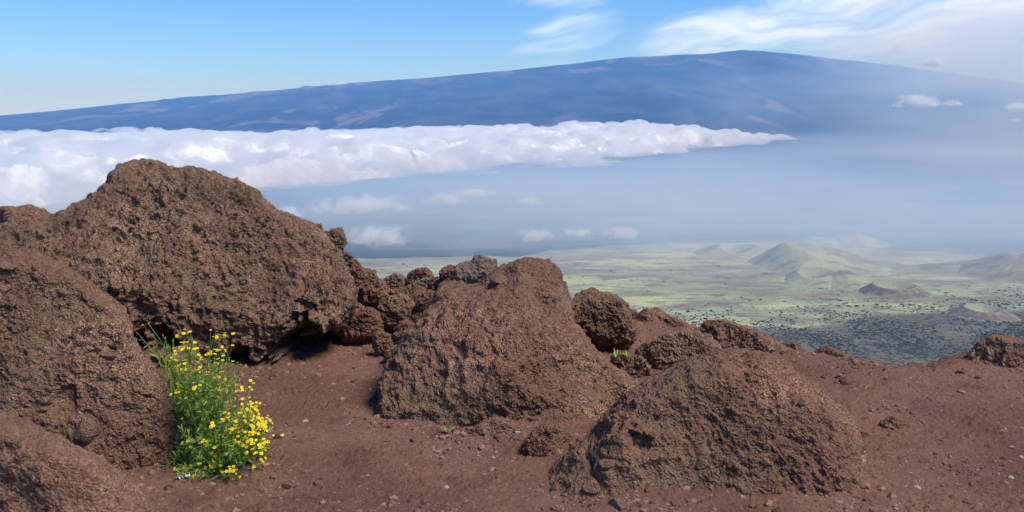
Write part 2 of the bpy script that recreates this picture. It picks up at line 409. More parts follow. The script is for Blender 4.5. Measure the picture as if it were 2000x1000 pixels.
boulder('boulder', [dict(poly=[(-120, 500), (-60, 478), (0, 470), (60, 448), (115, 428), (160, 408), (185, 392), (205, 372), (222, 352), (240, 337), (262, 326), (290, 320), (312, 323), (345, 334), (372, 334), (395, 340), (425, 354), (455, 360), (492, 372), (508, 392), (530, 416), (552, 432), (585, 440), (622, 455), (645, 478), (668, 520), (680, 570), (683, 605), (668, 628), (640, 634), (612, 645), (598, 672), (582, 700), (555, 724), (500, 745), (400, 760), (200, 770), (-80, 780), (-140, 640)],
        Y=5.95, D=0.62, back=0.9, lean=0.35, fe=0.62, nu=1100, nv=520, center=(330, 590), seed=1, cell=0.034, low=0.08, facets=-5,
        dents=[(600, 655, 0.15, 0.50), (572, 712, 0.22, 0.70), (600, 600, 0.09, 0.10), (315, 665, 0.14, 0.26), (265, 670, 0.12, 0.20), (470, 735, 0.24, 0.24), (400, 390, 0.12, 0.07), (250, 470, 0.14, 0.05)])],
        M_A, 'largest boulder in the scene, tall brown lava rock peaking against the cloud layer')
boulder('boulder', [dict(poly=[(-90, 520), (-40, 500), (0, 500), (30, 495), (70, 505), (110, 520), (150, 545), (190, 580), (228, 608), (244, 638), (250, 668), (272, 700), (302, 748), (328, 788), (342, 830), (348, 890), (342, 960), (300, 1040), (200, 1080), (0, 1090), (-120, 1040), (-150, 700)],
        Y=4.1, D=0.42, back=0.5, lean=0.30, fe=0.65, nu=800, nv=460, center=(110, 760), seed=5, cell=0.027, low=0.045, facets=-3,
        dents=[(120, 790, 0.12, 0.05), (210, 690, 0.08, 0.03)])],
        M_B, 'rounded brown boulder directly left of the yellow flowering plant')
boulder('boulder', [dict(poly=[(-110, 830), (-60, 806), (0, 806), (30, 815), (80, 840), (130, 870), (185, 896), (228, 926), (260, 956), (288, 1000), (304, 1060), (240, 1130), (60, 1180), (-120, 1160)],
        Y=3.0, D=0.30, back=0.3, lean=0.25, fe=0.7, nu=600, nv=320, center=(90, 1000), seed=9, cell=0.022, low=0.025, facets=-2, rough=0.7)],
        M_C, 'pinkish brown boulder cut off by the bottom left corner')
boulder('boulder', [
        dict(poly=[(835, 640), (850, 590), (866, 560), (895, 548), (935, 555), (975, 532), (1000, 524), (1040, 516), (1068, 520), (1085, 535), (1098, 565), (1108, 600), (1112, 625), (1132, 650), (1165, 690), (1210, 740), (1190, 800), (1100, 830), (960, 820), (850, 780)],
             Y=5.12, D=0.30, back=0.5, lean=0.75, fe=0.7, nu=620, nv=400, center=(1000, 690), seed=12, cell=0.031, low=0.05, facets=-5, dents=[(965, 670, 0.07, 0.04)]),
        dict(poly=[(745, 765), (750, 742), (766, 720), (784, 694), (796, 662), (822, 634), (850, 606), (885, 588), (940, 578), (1010, 584), (1065, 604), (1112, 645), (1165, 698), (1215, 735), (1252, 770), (1236, 830), (1200, 900), (1150, 935), (1060, 950), (960, 950), (870, 945), (805, 915), (768, 865), (748, 805)],
             Y=4.78, D=0.36, back=0.5, lean=0.80, fe=0.66, nu=820, nv=480, center=(980, 740), seed=14, cell=0.029, low=0.05, facets=-4,
             dents=[(1010, 880, 0.14, 0.08), (1120, 860, 0.10, 0.08)])],
        M_D, 'long sloping rust brown boulder in the middle, carrying the angular grey capstone')
boulder('boulder', [
        dict(poly=[(1150, 870), (1195, 812), (1240, 768), (1300, 730), (1355, 706), (1420, 695), (1475, 698), (1516, 711), (1544, 734), (1576, 758), (1608, 778), (1640, 806), (1660, 836), (1670, 868), (1678, 915), (1676, 970), (1630, 1040), (1500, 1080), (1350, 1090), (1230, 1080), (1160, 1020), (1135, 940)],
             Y=4.02, D=0.50, back=0.5, lean=0.55, fe=0.66, nu=900, nv=500, center=(1420, 850), seed=17, cell=0.027, low=0.045, facets=-2,
             dents=[(1450, 722, 0.07, 0.04), (1250, 870, 0.08, 0.05)]),
        dict(poly=[(1045, 1005), (1068, 950), (1092, 910), (1135, 868), (1190, 838), (1270, 850), (1350, 900), (1420, 960), (1440, 1040), (1340, 1110), (1200, 1130), (1080, 1110), (1035, 1060)],
             Y=3.80, D=0.32, back=0.3, lean=0.6, fe=0.72, nu=620, nv=360, seed=19, cell=0.025, low=0.035)],
        M_E, 'broad rounded boulder with ochre grains, half sunk in soil, nearest of the right-hand boulders')

B = lambda poly, Y, D, mat, label, seed, nu=260, nv=170, cell=0.026, low=0.03, name='rock', cat='rock', lean=0.25, fe=0.7, rough=1.0, group=None, facets=None, **k: \
    boulder(name, [dict(poly=poly, Y=Y, D=D, lean=lean, fe=fe, facets=(12 if facets is None else facets), nu=nu, nv=nv, seed=seed, cell=cell * 0.78, low=low * 1.5, rough=rough, **k)], mat, label, cat, group)
B([(1110, 640), (1112, 602), (1126, 580), (1150, 573), (1182, 579), (1210, 594), (1224, 622), (1234, 652), (1234, 688), (1226, 715), (1178, 724), (1130, 715), (1112, 680)], 5.95, 0.22, M_E,
  'upright egg-shaped rock tucked against the right side of the middle boulder', 22, 460, 280, 0.04, 0.035)
B([(1248, 692), (1270, 670), (1308, 655), (1350, 651), (1382, 660), (1402, 682), (1400, 704), (1372, 720), (1322, 734), (1282, 738), (1258, 716)], 5.55, 0.20, M_TAN,
  'rounded tan rock casting a dark hollow beneath it, behind the ochre boulder', 24, 460, 280, 0.03, 0.03)
B([(1360, 650), (1370, 636), (1388, 627), (1424, 633), (1472, 652), (1512, 674), (1545, 700), (1590, 735), (1520, 760), (1430, 745), (1365, 715)], 5.9, 0.25, M_D,
  'low wedge of red brown rock pointing right, just right of the rounded tan rock', 26, 460, 260, 0.04, 0.03)
B([(1215, 655), (1245, 622), (1258, 607), (1278, 604), (1302, 614), (1332, 630), (1372, 648), (1420, 690), (1330, 690), (1240, 690)], 6.9, 0.25, M_D,
  'low sloping outcrop on the rim behind the rounded tan rock', 28, 400, 240, 0.04, 0.03)
B([(1205, 625), (1222, 607), (1240, 610), (1260, 625), (1262, 660), (1215, 660)], 7.15, 0.15, M_RED,
  'small red rock peeking out between the egg-shaped rock and the rim outcrop', 29, 160, 100, 0.03, 0.02)
B([(1196, 715), (1205, 695), (1232, 690), (1256, 703), (1270, 730), (1258, 752), (1215, 752)], 5.3, 0.12, M_D,
  'small brown rock wedged between the middle boulder and the rounded tan rock', 31, 260, 160, 0.03, 0.02)
B([(1022, 890), (1034, 858), (1058, 840), (1085, 838), (1112, 850), (1128, 878), (1126, 930), (1090, 950), (1040, 945), (1020, 920)], 4.05, 0.18, M_RED,
  'small domed red rock in the gap between the two largest right-hand boulders', 33, 380, 220, 0.028, 0.018)
B([(915, 865), (930, 838), (958, 820), (990, 822), (1018, 838), (1042, 868), (1030, 925), (930, 925)], 4.27, 0.16, M_TAN,
  'low tan rock half buried at the front foot of the middle boulder', 35, 320, 180, 0.028, 0.018)
B([(1010, 850), (1035, 822), (1075, 806), (1115, 815), (1152, 845), (1155, 920), (1030, 920)], 4.30, 0.14, M_RED,
  'dark red ledge of rock directly behind the small domed red rock', 37, 260, 160, 0.028, 0.018)
# angular capstone
B([(891, 548), (893, 524), (902, 514), (922, 513), (929, 504), (943, 503), (957, 507), (961, 511), (971, 508), (973, 530), (960, 541), (942, 553), (920, 552), (912, 560), (896, 558)], 5.45, 0.12, M_SLATE,
  'angular grey capstone with sharp edges perched on top of the middle boulder', 39, 300, 160, 0.06, 0.018, cat='rock', rough=0.10, back=0.10, facets=8)
# the pile between the two big boulders
PG = 'rocks piled between the two tallest boulders'
B([(588, 470), (598, 445), (610, 439), (626, 441), (630, 458), (618, 480)], 6.3, 0.08, M_A, 'small brown knob perched on the right shoulder of the largest boulder', 41, 160, 110, 0.03, 0.02)
B([(622, 480), (628, 462), (645, 458), (652, 450), (662, 455), (671, 468), (670, 482), (662, 492), (648, 496), (640, 505), (628, 498)], 6.15, 0.09, M_B, 'knobbly dark clinker overhanging the gap, highest rock of the pile', 42, 260, 160, 0.035, 0.03, group=PG)
B([(640, 512), (648, 493), (664, 490), (684, 500), (687, 510), (668, 522), (650, 528)], 6.25, 0.09, M_GREY, 'flat purplish slab directly under the overhanging clinker', 43, 180, 120, 0.03, 0.02, rough=0.5, group=PG)
B([(655, 530), (668, 512), (688, 505), (697, 518), (694, 535), (670, 548)], 6.3, 0.09, M_RED, 'small red chunk just right of and below the purplish slab', 44, 180, 120, 0.03, 0.02, rough=0.7, group=PG)
B([(655, 570), (662, 535), (680, 520), (705, 525), (715, 545), (700, 580), (672, 590)], 6.35, 0.12, M_RED, 'dark red rock leaning on the right side of the largest boulder', 45, 220, 140, 0.035, 0.025, group=PG)
B([(675, 580), (684, 550), (700, 530), (728, 530), (736, 550), (752, 575), (756, 600), (732, 612), (700, 605), (682, 598)], 6.5, 0.16, M_E, 'biggest rock of the pile, brown and blocky, above the black gap', 46, 320, 200, 0.035, 0.03, group=PG)
B([(740, 570), (750, 548), (770, 538), (788, 543), (797, 560), (790, 585), (760, 590)], 6.75, 0.12, M_TAN, 'tan rock with a smooth face on the skyline of the pile', 47, 200, 130, 0.03, 0.02, rough=0.6, group=PG)
B([(770, 590), (785, 565), (810, 556), (828, 565), (825, 590), (795, 605)], 6.6, 0.10, M_GREY, 'dull purple rock low between the tan skyline rock and the slate slab', 48, 180, 120, 0.03, 0.02, group=PG)
B([(794, 548), (800, 534), (818, 527), (838, 530), (846, 541), (842, 552), (822, 553), (806, 556)], 6.75, 0.10, M_B, 'rounded red brown rock resting on top of the slate slab', 49, 200, 130, 0.03, 0.02, group=PG)
B([(798, 568), (810, 555), (828, 546), (848, 549), (850, 560), (838, 568), (815, 578)], 6.65, 0.10, M_SLATE, 'smooth slate grey slab lying tilted in the pile', 50, 200, 130, 0.05, 0.02, rough=0.25, group=PG)
B([(790, 605), (796, 580), (815, 570), (835, 578), (840, 600), (820, 620), (800, 618)], 6.5, 0.10, M_RED, 'red rock directly below the slate slab', 51, 180, 120, 0.03, 0.02, group=PG)
B([(838, 575), (842, 555), (852, 545), (862, 552), (864, 572), (856, 590), (842, 588)], 6.35, 0.09, M_RED, 'narrow upright clinker right of the slate slab', 52, 160, 110, 0.03, 0.02, group=PG)
B([(812, 620), (820, 590), (840, 575), (862, 578), (868, 600), (855, 625), (830, 632)], 6.2, 0.12, M_GREY, 'purplish layered rock leaning against the left side of the middle boulder', 53, 220, 140, 0.03, 0.025, group=PG)
B([(846, 590), (855, 560), (870, 540), (884, 530), (898, 535), (905, 560), (885, 590), (860, 600)], 5.95, 0.12, M_E, 'brown clinker rock just left of the grey capstone', 54, 260, 160, 0.035, 0.025, group=PG)
B([(738, 625), (745, 600), (762, 582), (785, 578), (805, 590), (812, 610), (798, 635), (770, 648), (745, 645)], 6.25, 0.14, M_TAN, 'pale tan streaked block at the centre of the pile', 55, 280, 180, 0.03, 0.025, group=PG)
B([(655, 610), (668, 590), (690, 588), (708, 600), (706, 618), (670, 625)], 6.35, 0.10, M_TAN, 'small tan rock to the left of the black gap', 56, 160, 110, 0.03, 0.02, group=PG)
B([(646, 645), (652, 622), (672, 610), (705, 606), (728, 608), (740, 625), (740, 650), (722, 660), (690, 668), (660, 664)], 6.0, 0.17, M_RED, 'round dark red rock sitting on the soil at the foot of the pile', 57, 360, 220, 0.03, 0.025, group=PG)
B([(728, 680), (732, 655), (745, 650), (760, 656), (765, 675), (752, 688), (735, 690)], 5.75, 0.06, M_B, 'fist-sized rock with a pale top edge in front of the round dark red rock', 58, 160, 110, 0.02, 0.012, group=PG)
B([(770, 670), (775, 645), (792, 630), (812, 638), (820, 660), (806, 680), (782, 684)], 5.85, 0.10, M_RED, 'dark red rock against the left foot of the middle boulder', 59, 200, 130, 0.03, 0.02, group=PG)
B([(812, 645), (818, 625), (834, 618), (848, 628), (848, 645), (832, 655)], 5.9, 0.08, M_RED, 'small red rock in the corner above the left foot of the middle boulder', 60, 160, 110, 0.03, 0.02, rough=0.6, group=PG)
B([(795, 655), (800, 635), (820, 612), (838, 612), (840, 640), (815, 660)], 6.05, 0.10, M_GREY, 'dark purplish rock squeezed under the layered rock of the pile', 61, 160, 110, 0.03, 0.02, group=PG)
B([(720, 640), (735, 612), (760, 605), (770, 650), (790, 670), (740, 680), (715, 670)], 6.45, 0.12, M_D, 'brown rock filling the gap behind the round dark red rock', 62, 160, 110, 0.03, 0.02, group=PG)
B([(850, 620), (858, 600), (878, 585), (895, 600), (890, 640), (862, 650)], 5.75, 0.10, M_RED, 'dark red rock lying against the left slope of the middle boulder', 80, 160, 110, 0.03, 0.02, group=PG)
B([(712, 560), (725, 545), (748, 555), (762, 580), (750, 605), (722, 600)], 6.7, 0.12, M_GREY, 'dull purplish rock behind the biggest rock of the pile', 81, 160, 110, 0.03, 0.02, group=PG)
B([(862, 548), (868, 530), (882, 520), (896, 528), (898, 548), (880, 560)], 5.9, 0.09, M_RED, 'small reddish clinker touching the left edge of the capstone', 82, 160, 110, 0.03, 0.02, group=PG)
B([(640, 590), (650, 560), (668, 550), (684, 572), (690, 600), (668, 615)], 6.25, 0.12, M_A, 'brown rock wedged under the right flank of the largest boulder', 83, 180, 120, 0.03, 0.02, group=PG)
B([(752, 700), (758, 684), (774, 676), (790, 684), (792, 700), (772, 708)], 5.6, 0.06, M_D, 'small brown rock at the front edge of the rubble, left foot of the middle boulder', 84, 160, 110, 0.02, 0.01, group=PG)
B([(1655, 712), (1672, 702), (1700, 706), (1716, 716), (1690, 724), (1664, 722)], 5.8, 0.05, M_D, 'flat clod on the rim beyond the thin dark red rock', 85, 140, 90, 0.02, 0.008)
# far left and right rim
B([(-60, 440), (-30, 412), (0, 408), (30, 410), (55, 408), (85, 413), (115, 428), (140, 470), (60, 520), (-60, 520)], 8.2, 0.35, M_RED, 'reddish rock ridge at the left edge of the photo behind the largest boulder', 64, 360, 220, 0.045, 0.03)
B([(-30, 470), (-12, 445), (10, 438), (24, 446), (28, 462), (10, 480)], 7.5, 0.12, M_TAN, 'small tan stone at the left edge in front of the reddish ridge', 65, 160, 110, 0.03, 0.015, rough=0.5)
B([(1888, 705), (1900, 685), (1922, 664), (1950, 660), (1985, 668), (2020, 675), (2060, 700), (2050, 760), (1960, 755), (1892, 748)], 5.5, 0.18, M_B, 'angular rock cut off by the right edge on the rim of the ledge', 66, 360, 220, 0.04, 0.03, rough=0.8)
B([(1512, 690), (1522, 674), (1545, 668), (1566, 675), (1592, 690), (1580, 702), (1530, 702)], 6.1, 0.08, M_GREY, 'low greyish rock on the rim right of the wedge-shaped rock', 67, 220, 120, 0.03, 0.015)
B([(1590, 698), (1602, 682), (1618, 681), (1645, 693), (1672, 706), (1640, 716), (1600, 714)], 5.98, 0.08, M_RED, 'thin dark red rock lying along the rim above the valley', 68, 220, 120, 0.03, 0.012)
B([(1752, 722), (1766, 712), (1790, 712), (1820, 726), (1826, 740), (1760, 740)], 5.55, 0.07, M_RED, 'small dark lump at the lowest dip of the rim', 69, 180, 110, 0.025, 0.01)
B([(1716, 842), (1724, 822), (1748, 814), (1770, 824), (1784, 842), (1760, 852), (1730, 852)], 4.42, 0.06, M_TAN, 'isolated clump of crusted soil and tan stone on the bare right-hand ground', 70, 200, 130, 0.022, 0.01)
B([(1665, 860), (1672, 848), (1690, 845), (1702, 856), (1698, 866), (1675, 868)], 4.28, 0.04, M_RED, 'dark clod just right of the ochre boulder', 71, 120, 80, 0.02, 0.008)

# stones lying on or stuck in the boulders and the soil, set where the line of sight meets the surface
def stone(px, py, wpx, mat, label, seed, squash=0.6, name='stone'):
    bpy.context.view_layer.update()
    ok, loc, nor, *_ = sc.ray_cast(bpy.context.evaluated_depsgraph_get(), Vector((0, 0, EYE)), Vector(ray(px, py)).normalized())
    loc = np.array(loc) if ok else onplane(px, py); r = wpx / F * np.linalg.norm(loc - (0, 0, EYE)) / 2
    n = 44; th, ph = np.meshgrid(np.linspace(0, math.pi, n), np.linspace(0, 2 * math.pi, n * 2, endpoint=False)); th, ph = th.ravel(), ph.ravel()
    d = np.stack([np.sin(th) * np.cos(ph), np.sin(th) * np.sin(ph), np.cos(th)], -1); fr = np.random.default_rng(seed)
    p = d.copy()
    for _ in range(9):
        q = fr.normal(size=3); q /= np.linalg.norm(q); dd = p @ q; p = p - np.outer(np.clip(dd - fr.uniform(0.5, 0.85), 0, None), q)
    p = p * (1 + 0.10 * fbm(d * 2 + seed, 3, s=seed)[:, None] + 0.05 * fbm(d * 7 + seed, 3, s=seed + 1)[:, None]) * (1, 0.8, squash) * r * 1.1
    tag(link(name, mesh_np(name, p, grid_faces(n * 2, n, True)), mat, None, Vector(loc - np.array([0, 0, r * squash * 0.15]))), label, 'stone')
M_PALE = rock_mat('pale_stone', 0.2, 0.9, 0.0, 0.8, 30)
stone(1183, 903, 34, M_PALE, 'small grey stone stuck in the left flank of the ochre boulder', 101)
stone(1158, 952, 38, M_TAN, 'small tan stone at the lower left skirt of the ochre boulder', 102, 0.8)
stone(1212, 985, 44, M_PALE, 'pale grey stone in the soil below the ochre boulder, near the bottom edge', 103, 0.7)
stone(1092, 992, 30, M_B, 'small brown stone at the bottom edge left of the pale grey stone', 104, 0.7)
stone(168, 838, 46, M_TAN, 'flat oval cobble set into the boulder beside the plant', 105, 1.1)
stone(982, 548, 44, M_TAN, 'smooth tan stone lying on top of the middle boulder right of the capstone', 106, 0.45)
stone(907, 864, 17, M_PALE, 'small grey pebble on the soil in front of the middle boulder', 107, 0.6)
stone(925, 873, 14, M_TAN, 'tiny orange tan pebble beside the small grey pebble', 108, 0.6)
stone(973, 930, 22, M_RED, 'lone red clod on the bare soil between boulder and photographer', 109, 0.6)
stone(583, 932, 9, M_PALE, 'tiny white pebble on the soil right of the plant', 110, 0.8)
stone(1250, 985, 22, M_RED, 'red stone at the bottom edge under the ochre boulder', 111, 0.7)
stone(14, 520, 30, M_PALE, 'small pale stone lying on the boulder at the left edge', 112, 0.5)
stone(216, 690, 34, M_GREY, 'grey shard stuck in the upper right flank of the boulder beside the plant', 113, 0.6)
stone(1735, 833, 26, M_PALE, 'pale stone in front of the isolated crusted clump on the right-hand ground', 114, 0.6)
stone(1370, 905, 24, M_TAN, 'tan nodule on the front face of the ochre boulder', 115, 0.8)
stone(1290, 800, 36, M_B, 'brown knob high on the left shoulder of the ochre boulder', 116, 0.7)
stone(700, 858, 10, M_TAN, 'tiny tan pebble on the open soil left of the middle boulder', 117, 0.7)

# ------------------------------------------------------------------ gravel on the ledge
def ico(sub=1):
    import bmesh
    bm = bmesh.new(); bmesh.ops.create_icosphere(bm, subdivisions=sub, radius=1.0)
    v = np.array([x.co[:] for x in bm.verts]); f = np.array([[x.index for x in q.verts] for q in bm.faces]); bm.free(); return v, f
def build_gravel():
    v, f = ico(1); n = 85000
    Vs, Fs = [], []
    X = rng.uniform(-3.4, 3.8, n); Y = 2.9 + 4.6 * rng.random(n) ** 1.3
    dens = fbm(np.stack([X, Y, 0 * X], -1) * 1.3, 3, s=77)
    keep = rng.random(n) < sstep(-0.5, 0.4, dens); X, Y = X[keep], Y[keep]; n = len(X)
    R = np.clip(rng.lognormal(math.log(0.0045), 0.55, n), 0.002, 0.024)
    R = np.where(rng.random(n) < 0.02, R * 2.2, R)
    near_ = []
    for gx0, gy0, gx1, gy1, cnt in ((740, 835, 1190, 880, 420), (1060, 960, 1330, 1010, 260), (1300, 970, 1680, 940, 360), (1640, 850, 1690, 930, 120), (280, 960, 340, 890, 160), (440, 745, 620, 715, 260), (620, 655, 840, 700, 320), (745, 760, 735, 840, 100), (1240, 740, 1300, 730, 60), (1560, 740, 1640, 800, 120)):
        t_ = rng.random(cnt); q_ = np.array([onplane(gx0 + (gx1 - gx0) * a + rng.normal() * 12, gy0 + (gy1 - gy0) * a + abs(rng.normal()) * 14 - 6) for a in t_]); near_.append(q_[:, :2])
    near_ = np.concatenate(near_); X = np.concatenate([X, near_[:, 0]]); Y = np.concatenate([Y, near_[:, 1]]); R = np.concatenate([R, np.clip(rng.lognormal(math.log(0.0065), 0.5, len(near_)), 0.003, 0.03)]); n = len(X)
    Z = ground_z(X, Y)
    for i in range(n):
        q = v * (R[i] * rng.uniform(0.75, 1.25, 3)) * (1 + 0.14 * rng.normal(size=(len(v), 1)))
        a = rng.uniform(0, 6.28); c, s = math.cos(a), math.sin(a)
        q = q @ np.array([[c, s, 0], [-s, c, 0], [0, 0, 0.8]]).T
        Vs.append(q + (X[i], Y[i], Z[i] + R[i] * 0.2)); Fs.append(f + i * len(v))
    V = np.concatenate(Vs); me = mesh_np('gravel', V, np.concatenate(Fs), False)
    set_attr(me, 'tone', np.repeat(rng.random(n), len(v)))
    m = Mat('gravel'); t = m.attr('tone')
    c = m.mix(m.step(t, 0.3, 0.9), (0.150, 0.074, 0.055), (0.29, 0.160, 0.118)); c = m.mix(m.step(t, 0.95, 0.97), c, (0.38, 0.28, 0.22)); c = m.mix(m.step(t, 0.12, 0.05), c, (0.06, 0.035, 0.03))
    tag(link('gravel', me, m.diffuse(c, 0.95)), 'fine red brown gravel strewn over the bare soil', kind='stuff')
build_gravel()

# ------------------------------------------------------------------ valley plain, cones, shield mountain
def plain_mat(cone=False):
    m = Mat('grassland' if not cone else 'cone_grass')
    km = m.scaled((0.001, 0.001, 0.001))
    st = m.scaled((0.0009, 0.0022, 0.001))
    grass = m.mix(m.step(m.noise(1.6, 5, 0.6, 0.3, vec=st), 0.42, 0.62), (0.285, 0.305, 0.190), (0.410, 0.425, 0.220))
    brown = (0.235, 0.210, 0.150)
    c = m.mix(m.step(m.noise(2.6, 6, 0.65, 0.5, vec=st, off=(5, 5, 0)), 0.44, 0.60), grass, brown)
    c = m.mix(m.math('MULTIPLY', m.step(m.noise(9, 6, 0.7, 0.3, vec=st, off=(1, 7, 0)), 0.54, 0.62), 0.6), c, (0.090, 0.095, 0.070))
    if not cone:
        near = m.attr('scrub'); c = m.mix(m.math('MULTIPLY', m.step(m.math('ADD', near, m.math('MULTIPLY', m.noise(4, 5, 0.7, vec=km), 0.6)), 0.75, 1.05), 0.8), c, (0.105, 0.092, 0.070))
        c = m.mix(m.math('MULTIPLY', m.step(m.noise(34, 5, 0.8, vec=km), 0.55, 0.60), m.math('ADD', m.math('MULTIPLY', near, 0.9), 0.25)), c, (0.022, 0.030, 0.020))
        lava = m.mix(m.step(m.noise(3, 6, 0.7, vec=m.scaled((0.0004, 0.0006, 0.001))), 0.42, 0.62), (0.018, 0.020, 0.026), (0.150, 0.125, 0.115))
        c = m.mix(m.step(m.attr('lava'), 0.45, 0.55), c, lava)
        return m.diffuse(c, 1.0, None, 0.0)
    bare = m.attr('bare')
    c = m.mix(m.math('MULTIPLY', bare, 1.0), c, m.mix(m.noise(30, 4, 0.7, vec=km), (0.120, 0.095, 0.080), (0.190, 0.150, 0.120)))
    c = m.mix(m.step(m.attr('pale'), 0.4, 0.7), c, (0.42, 0.33, 0.22))
    return m.diffuse(c, 1.0, None, 0.0)
M_PLAIN = plain_mat(); M_CONE = plain_mat(True)

def plain_Y(py): r = ray(1000, py); return (PLAIN - EYE) / r[2] * r[1]
def lava_edge_y(X):      # distance at which the grassland meets the old lava, by bearing (x/y)
    return np.interp(X, [-0.6, -0.17, -0.1, 0, 0.05, 0.12, 0.2, 0.3, 0.42, 0.55], [plain_Y(v) for v in (512, 506, 502, 502, 488, 478, 474, 474, 484, 494)])
def build_plain():
    az = np.concatenate([np.linspace(-1.35, -0.56, 30)[:-1], np.linspace(-0.56, 0.58, 520), np.linspace(0.58, 1.35, 30)[1:]])
    rr = np.concatenate([np.geomspace(1100, 9000, 420)[:-1], np.geomspace(9000, 72000, 110)])
    A, R = np.meshgrid(az, rr, indexing='ij'); x = (R * np.sin(A)).ravel(); y = (R * np.cos(A)).ravel()
    z = PLAIN + 6 * fbm(np.stack([x, y, 0 * x], -1) / 900, 4, s=60)
    near = R.ravel() < 9000
    z += np.where(near, 7 * np.clip(fbm(np.stack([x, y * 2, 0 * x], -1) / 170, 4, gain=0.6, s=61) - 0.15, 0, 1), 0)
    me = mesh_np('plain', np.stack([x, y, z], -1), grid_faces(len(az), len(rr)))
    b = x / y; wob = 1 + 0.05 * fbm(np.stack([x, y, 0 * x], -1) / 800, 5, gain=0.6, s=63)
    set_attr(me, 'lava', sstep(-60, 60, y * wob - lava_edge_y(b)))
    scr = sstep(3900, 2900, y - 900 * (b - 0.3) + 500 * fbm(np.stack([x, y, 0 * x], -1) / 1200, 3, s=64))
    set_attr(me, 'scrub', scr)
    link('plain', me, M_PLAIN)['kind'] = 'structure'
build_plain()

def cone(px, base, top, wl, wr, rc, dep, low=0.0, lowdir=-1.57, bare=0.3, peak=None, seed=0, pale=0.0):
    """cinder cone: PX middle, BASE/TOP rows, WL/WR half widths in px, RC crater radius share, DEP crater depth share; the rim drops
    by LOW of the height towards LOWDIR"""
    Y = plain_Y(base); s = Y / F / math.cos(PITCH) * 1.0
    H = (base - top) * s * 0.70; Rl, Rr = wl * s, wr * s
    Yc = Y + 0.5 * (Rl + Rr) * 0.6
    H = H * Yc / Y * 1.05
    cx = (px - 1000) / F * Yc / math.cos(PITCH)
    n = 260; g = np.linspace(-1.25, 1.25, n)
    U, V = np.meshgrid(g, g, indexing='ij'); u, v = U.ravel(), V.ravel()
    x = u * np.where(u < 0, Rl, Rr); y = v * 0.5 * (Rl + Rr)
    r = np.hypot(u, v) * (1 + 0.10 * fbm(np.stack([u, v, 0 * u], -1) * 2.2 + seed, 3, s=seed)); a = np.arctan2(v, u)
    rim = 1 - low * (0.5 + 0.5 * np.cos(a - lowdir)) ** 1.3
    if peak is not None: rim = rim * (1 - 0.55 * (0.5 - 0.5 * np.cos(2 * (a - peak))))
    slope = np.clip((1 - r) / (1 - rc), 0, 1) ** 1.12
    hz = np.where(r > rc, slope * rim, rim * (1 - dep * (1 - (r / rc) ** 1.6)))
    soft = np.exp(-((r - rc) / 0.05) ** 2) * 0.05
    gl = 0.03 * fbm(np.stack([np.cos(a) * 9, np.sin(a) * 9, r * 1.2], -1) + seed, 4, gain=0.6, s=seed + 1) * sstep(1.0, 0.7, r)
    z = H * (hz - soft + gl) - 3 - 60 * sstep(1.0, 1.25, r) 
    me = mesh_np('cinder_cone', np.stack([x, y, z], -1), grid_faces(n, n))
    outer = sstep(rc * 0.9, rc * 1.1, r)
    bare = bare * 0.6
    set_attr(me, 'bare', np.clip(bare * (outer * sstep(1.05, 0.8, r) + 0.2) * (1 + 0.8 * fbm(np.stack([u, v, 0 * u], -1) * 5, 3, s=seed + 2)), 0, 1))
    set_attr(me, 'pale', pale * sstep(rc * 0.95, rc * 0.5, r) * (0.6 + fbm(np.stack([u, v, 0 * u], -1) * 6, 3, s=seed + 5)))
    o = link('hill', me, M_CONE, None, Vector((cx, Yc, PLAIN))); o['kind'] = 'structure'
    return o
cone(1437, 503, 470, 85, 85, 0.42, 0.75, low=0.45, lowdir=-1.4, bare=0.35, peak=0.0, seed=2)
cone(1565, 530, 474, 100, 190, 0.36, 0.14, low=0.22, lowdir=-0.2, bare=0.35, seed=4)
cone(1507, 548, 530, 45, 45, 0.15, 0.3, bare=0.5, seed=6)
cone(1590, 556, 524, 65, 90, 0.45, 0.6, low=0.45, lowdir=-2.0, bare=0.4, seed=8)
cone(1650, 560, 524, 62, 90, 0.06, 0.1, bare=0.45, seed=10)
cone(1750, 582, 553, 72, 78, 0.55, 0.8, low=0.15, lowdir=-1.5, bare=1.25, seed=12, pale=0.8)
cone(1930, 624, 599, 72, 68, 0.50, 0.8, low=0.2, lowdir=-1.5, bare=1.25, seed=14, pale=0.8)
cone(1665, 482, 449, 80, 75, 0.12, 0.2, bare=0.5, seed=16)
cone(1600, 482, 462, 60, 60, 0.3, 0.3, bare=0.5, seed=17)
cone(1990, 548, 492, 150, 140, 0.12, 0.3, bare=0.8, seed=18)
cone(1870, 535, 515, 90, 80, 0.1, 0.3, bare=0.8, seed=19)

def build_road():
    pts = [(560, 500), (700, 491), (850, 487), (1000, 482), (1150, 478), (1280, 469), (1400, 465), (1520, 470), (1620, 480), (1690, 478), (1740, 470), (1850, 462), (2100, 452)]
    P = []
    for k in range(len(pts) - 1):
        for t in np.linspace(0, 1, 12, endpoint=False):
            a, b = pts[k], pts[k + 1]; P.append((a[0] + (b[0] - a[0]) * t, a[1] + (b[1] - a[1]) * t))
    c = np.array([onplane(a, b, PLAIN) for a, b in P]); d = np.gradient(c, axis=0)[:, :2]; d /= np.linalg.norm(d, axis=1)[:, None]
    nrm = np.stack([-d[:, 1], d[:, 0]], 1) * 6
    V = np.concatenate([np.c_[c[:, :2] + nrm, np.full(len(c), PLAIN + 7)], np.c_[c[:, :2] - nrm, np.full(len(c), PLAIN + 7)]]); n = len(c)
    i = np.arange(n - 1); f = np.stack([i, i + 1, i + 1 + n, i + n], -1)
    m = Mat('pale_road'); link('road', mesh_np('road', V, f), m.diffuse((0.26, 0.25, 0.24)))['kind'] = 'structure'
build_road()

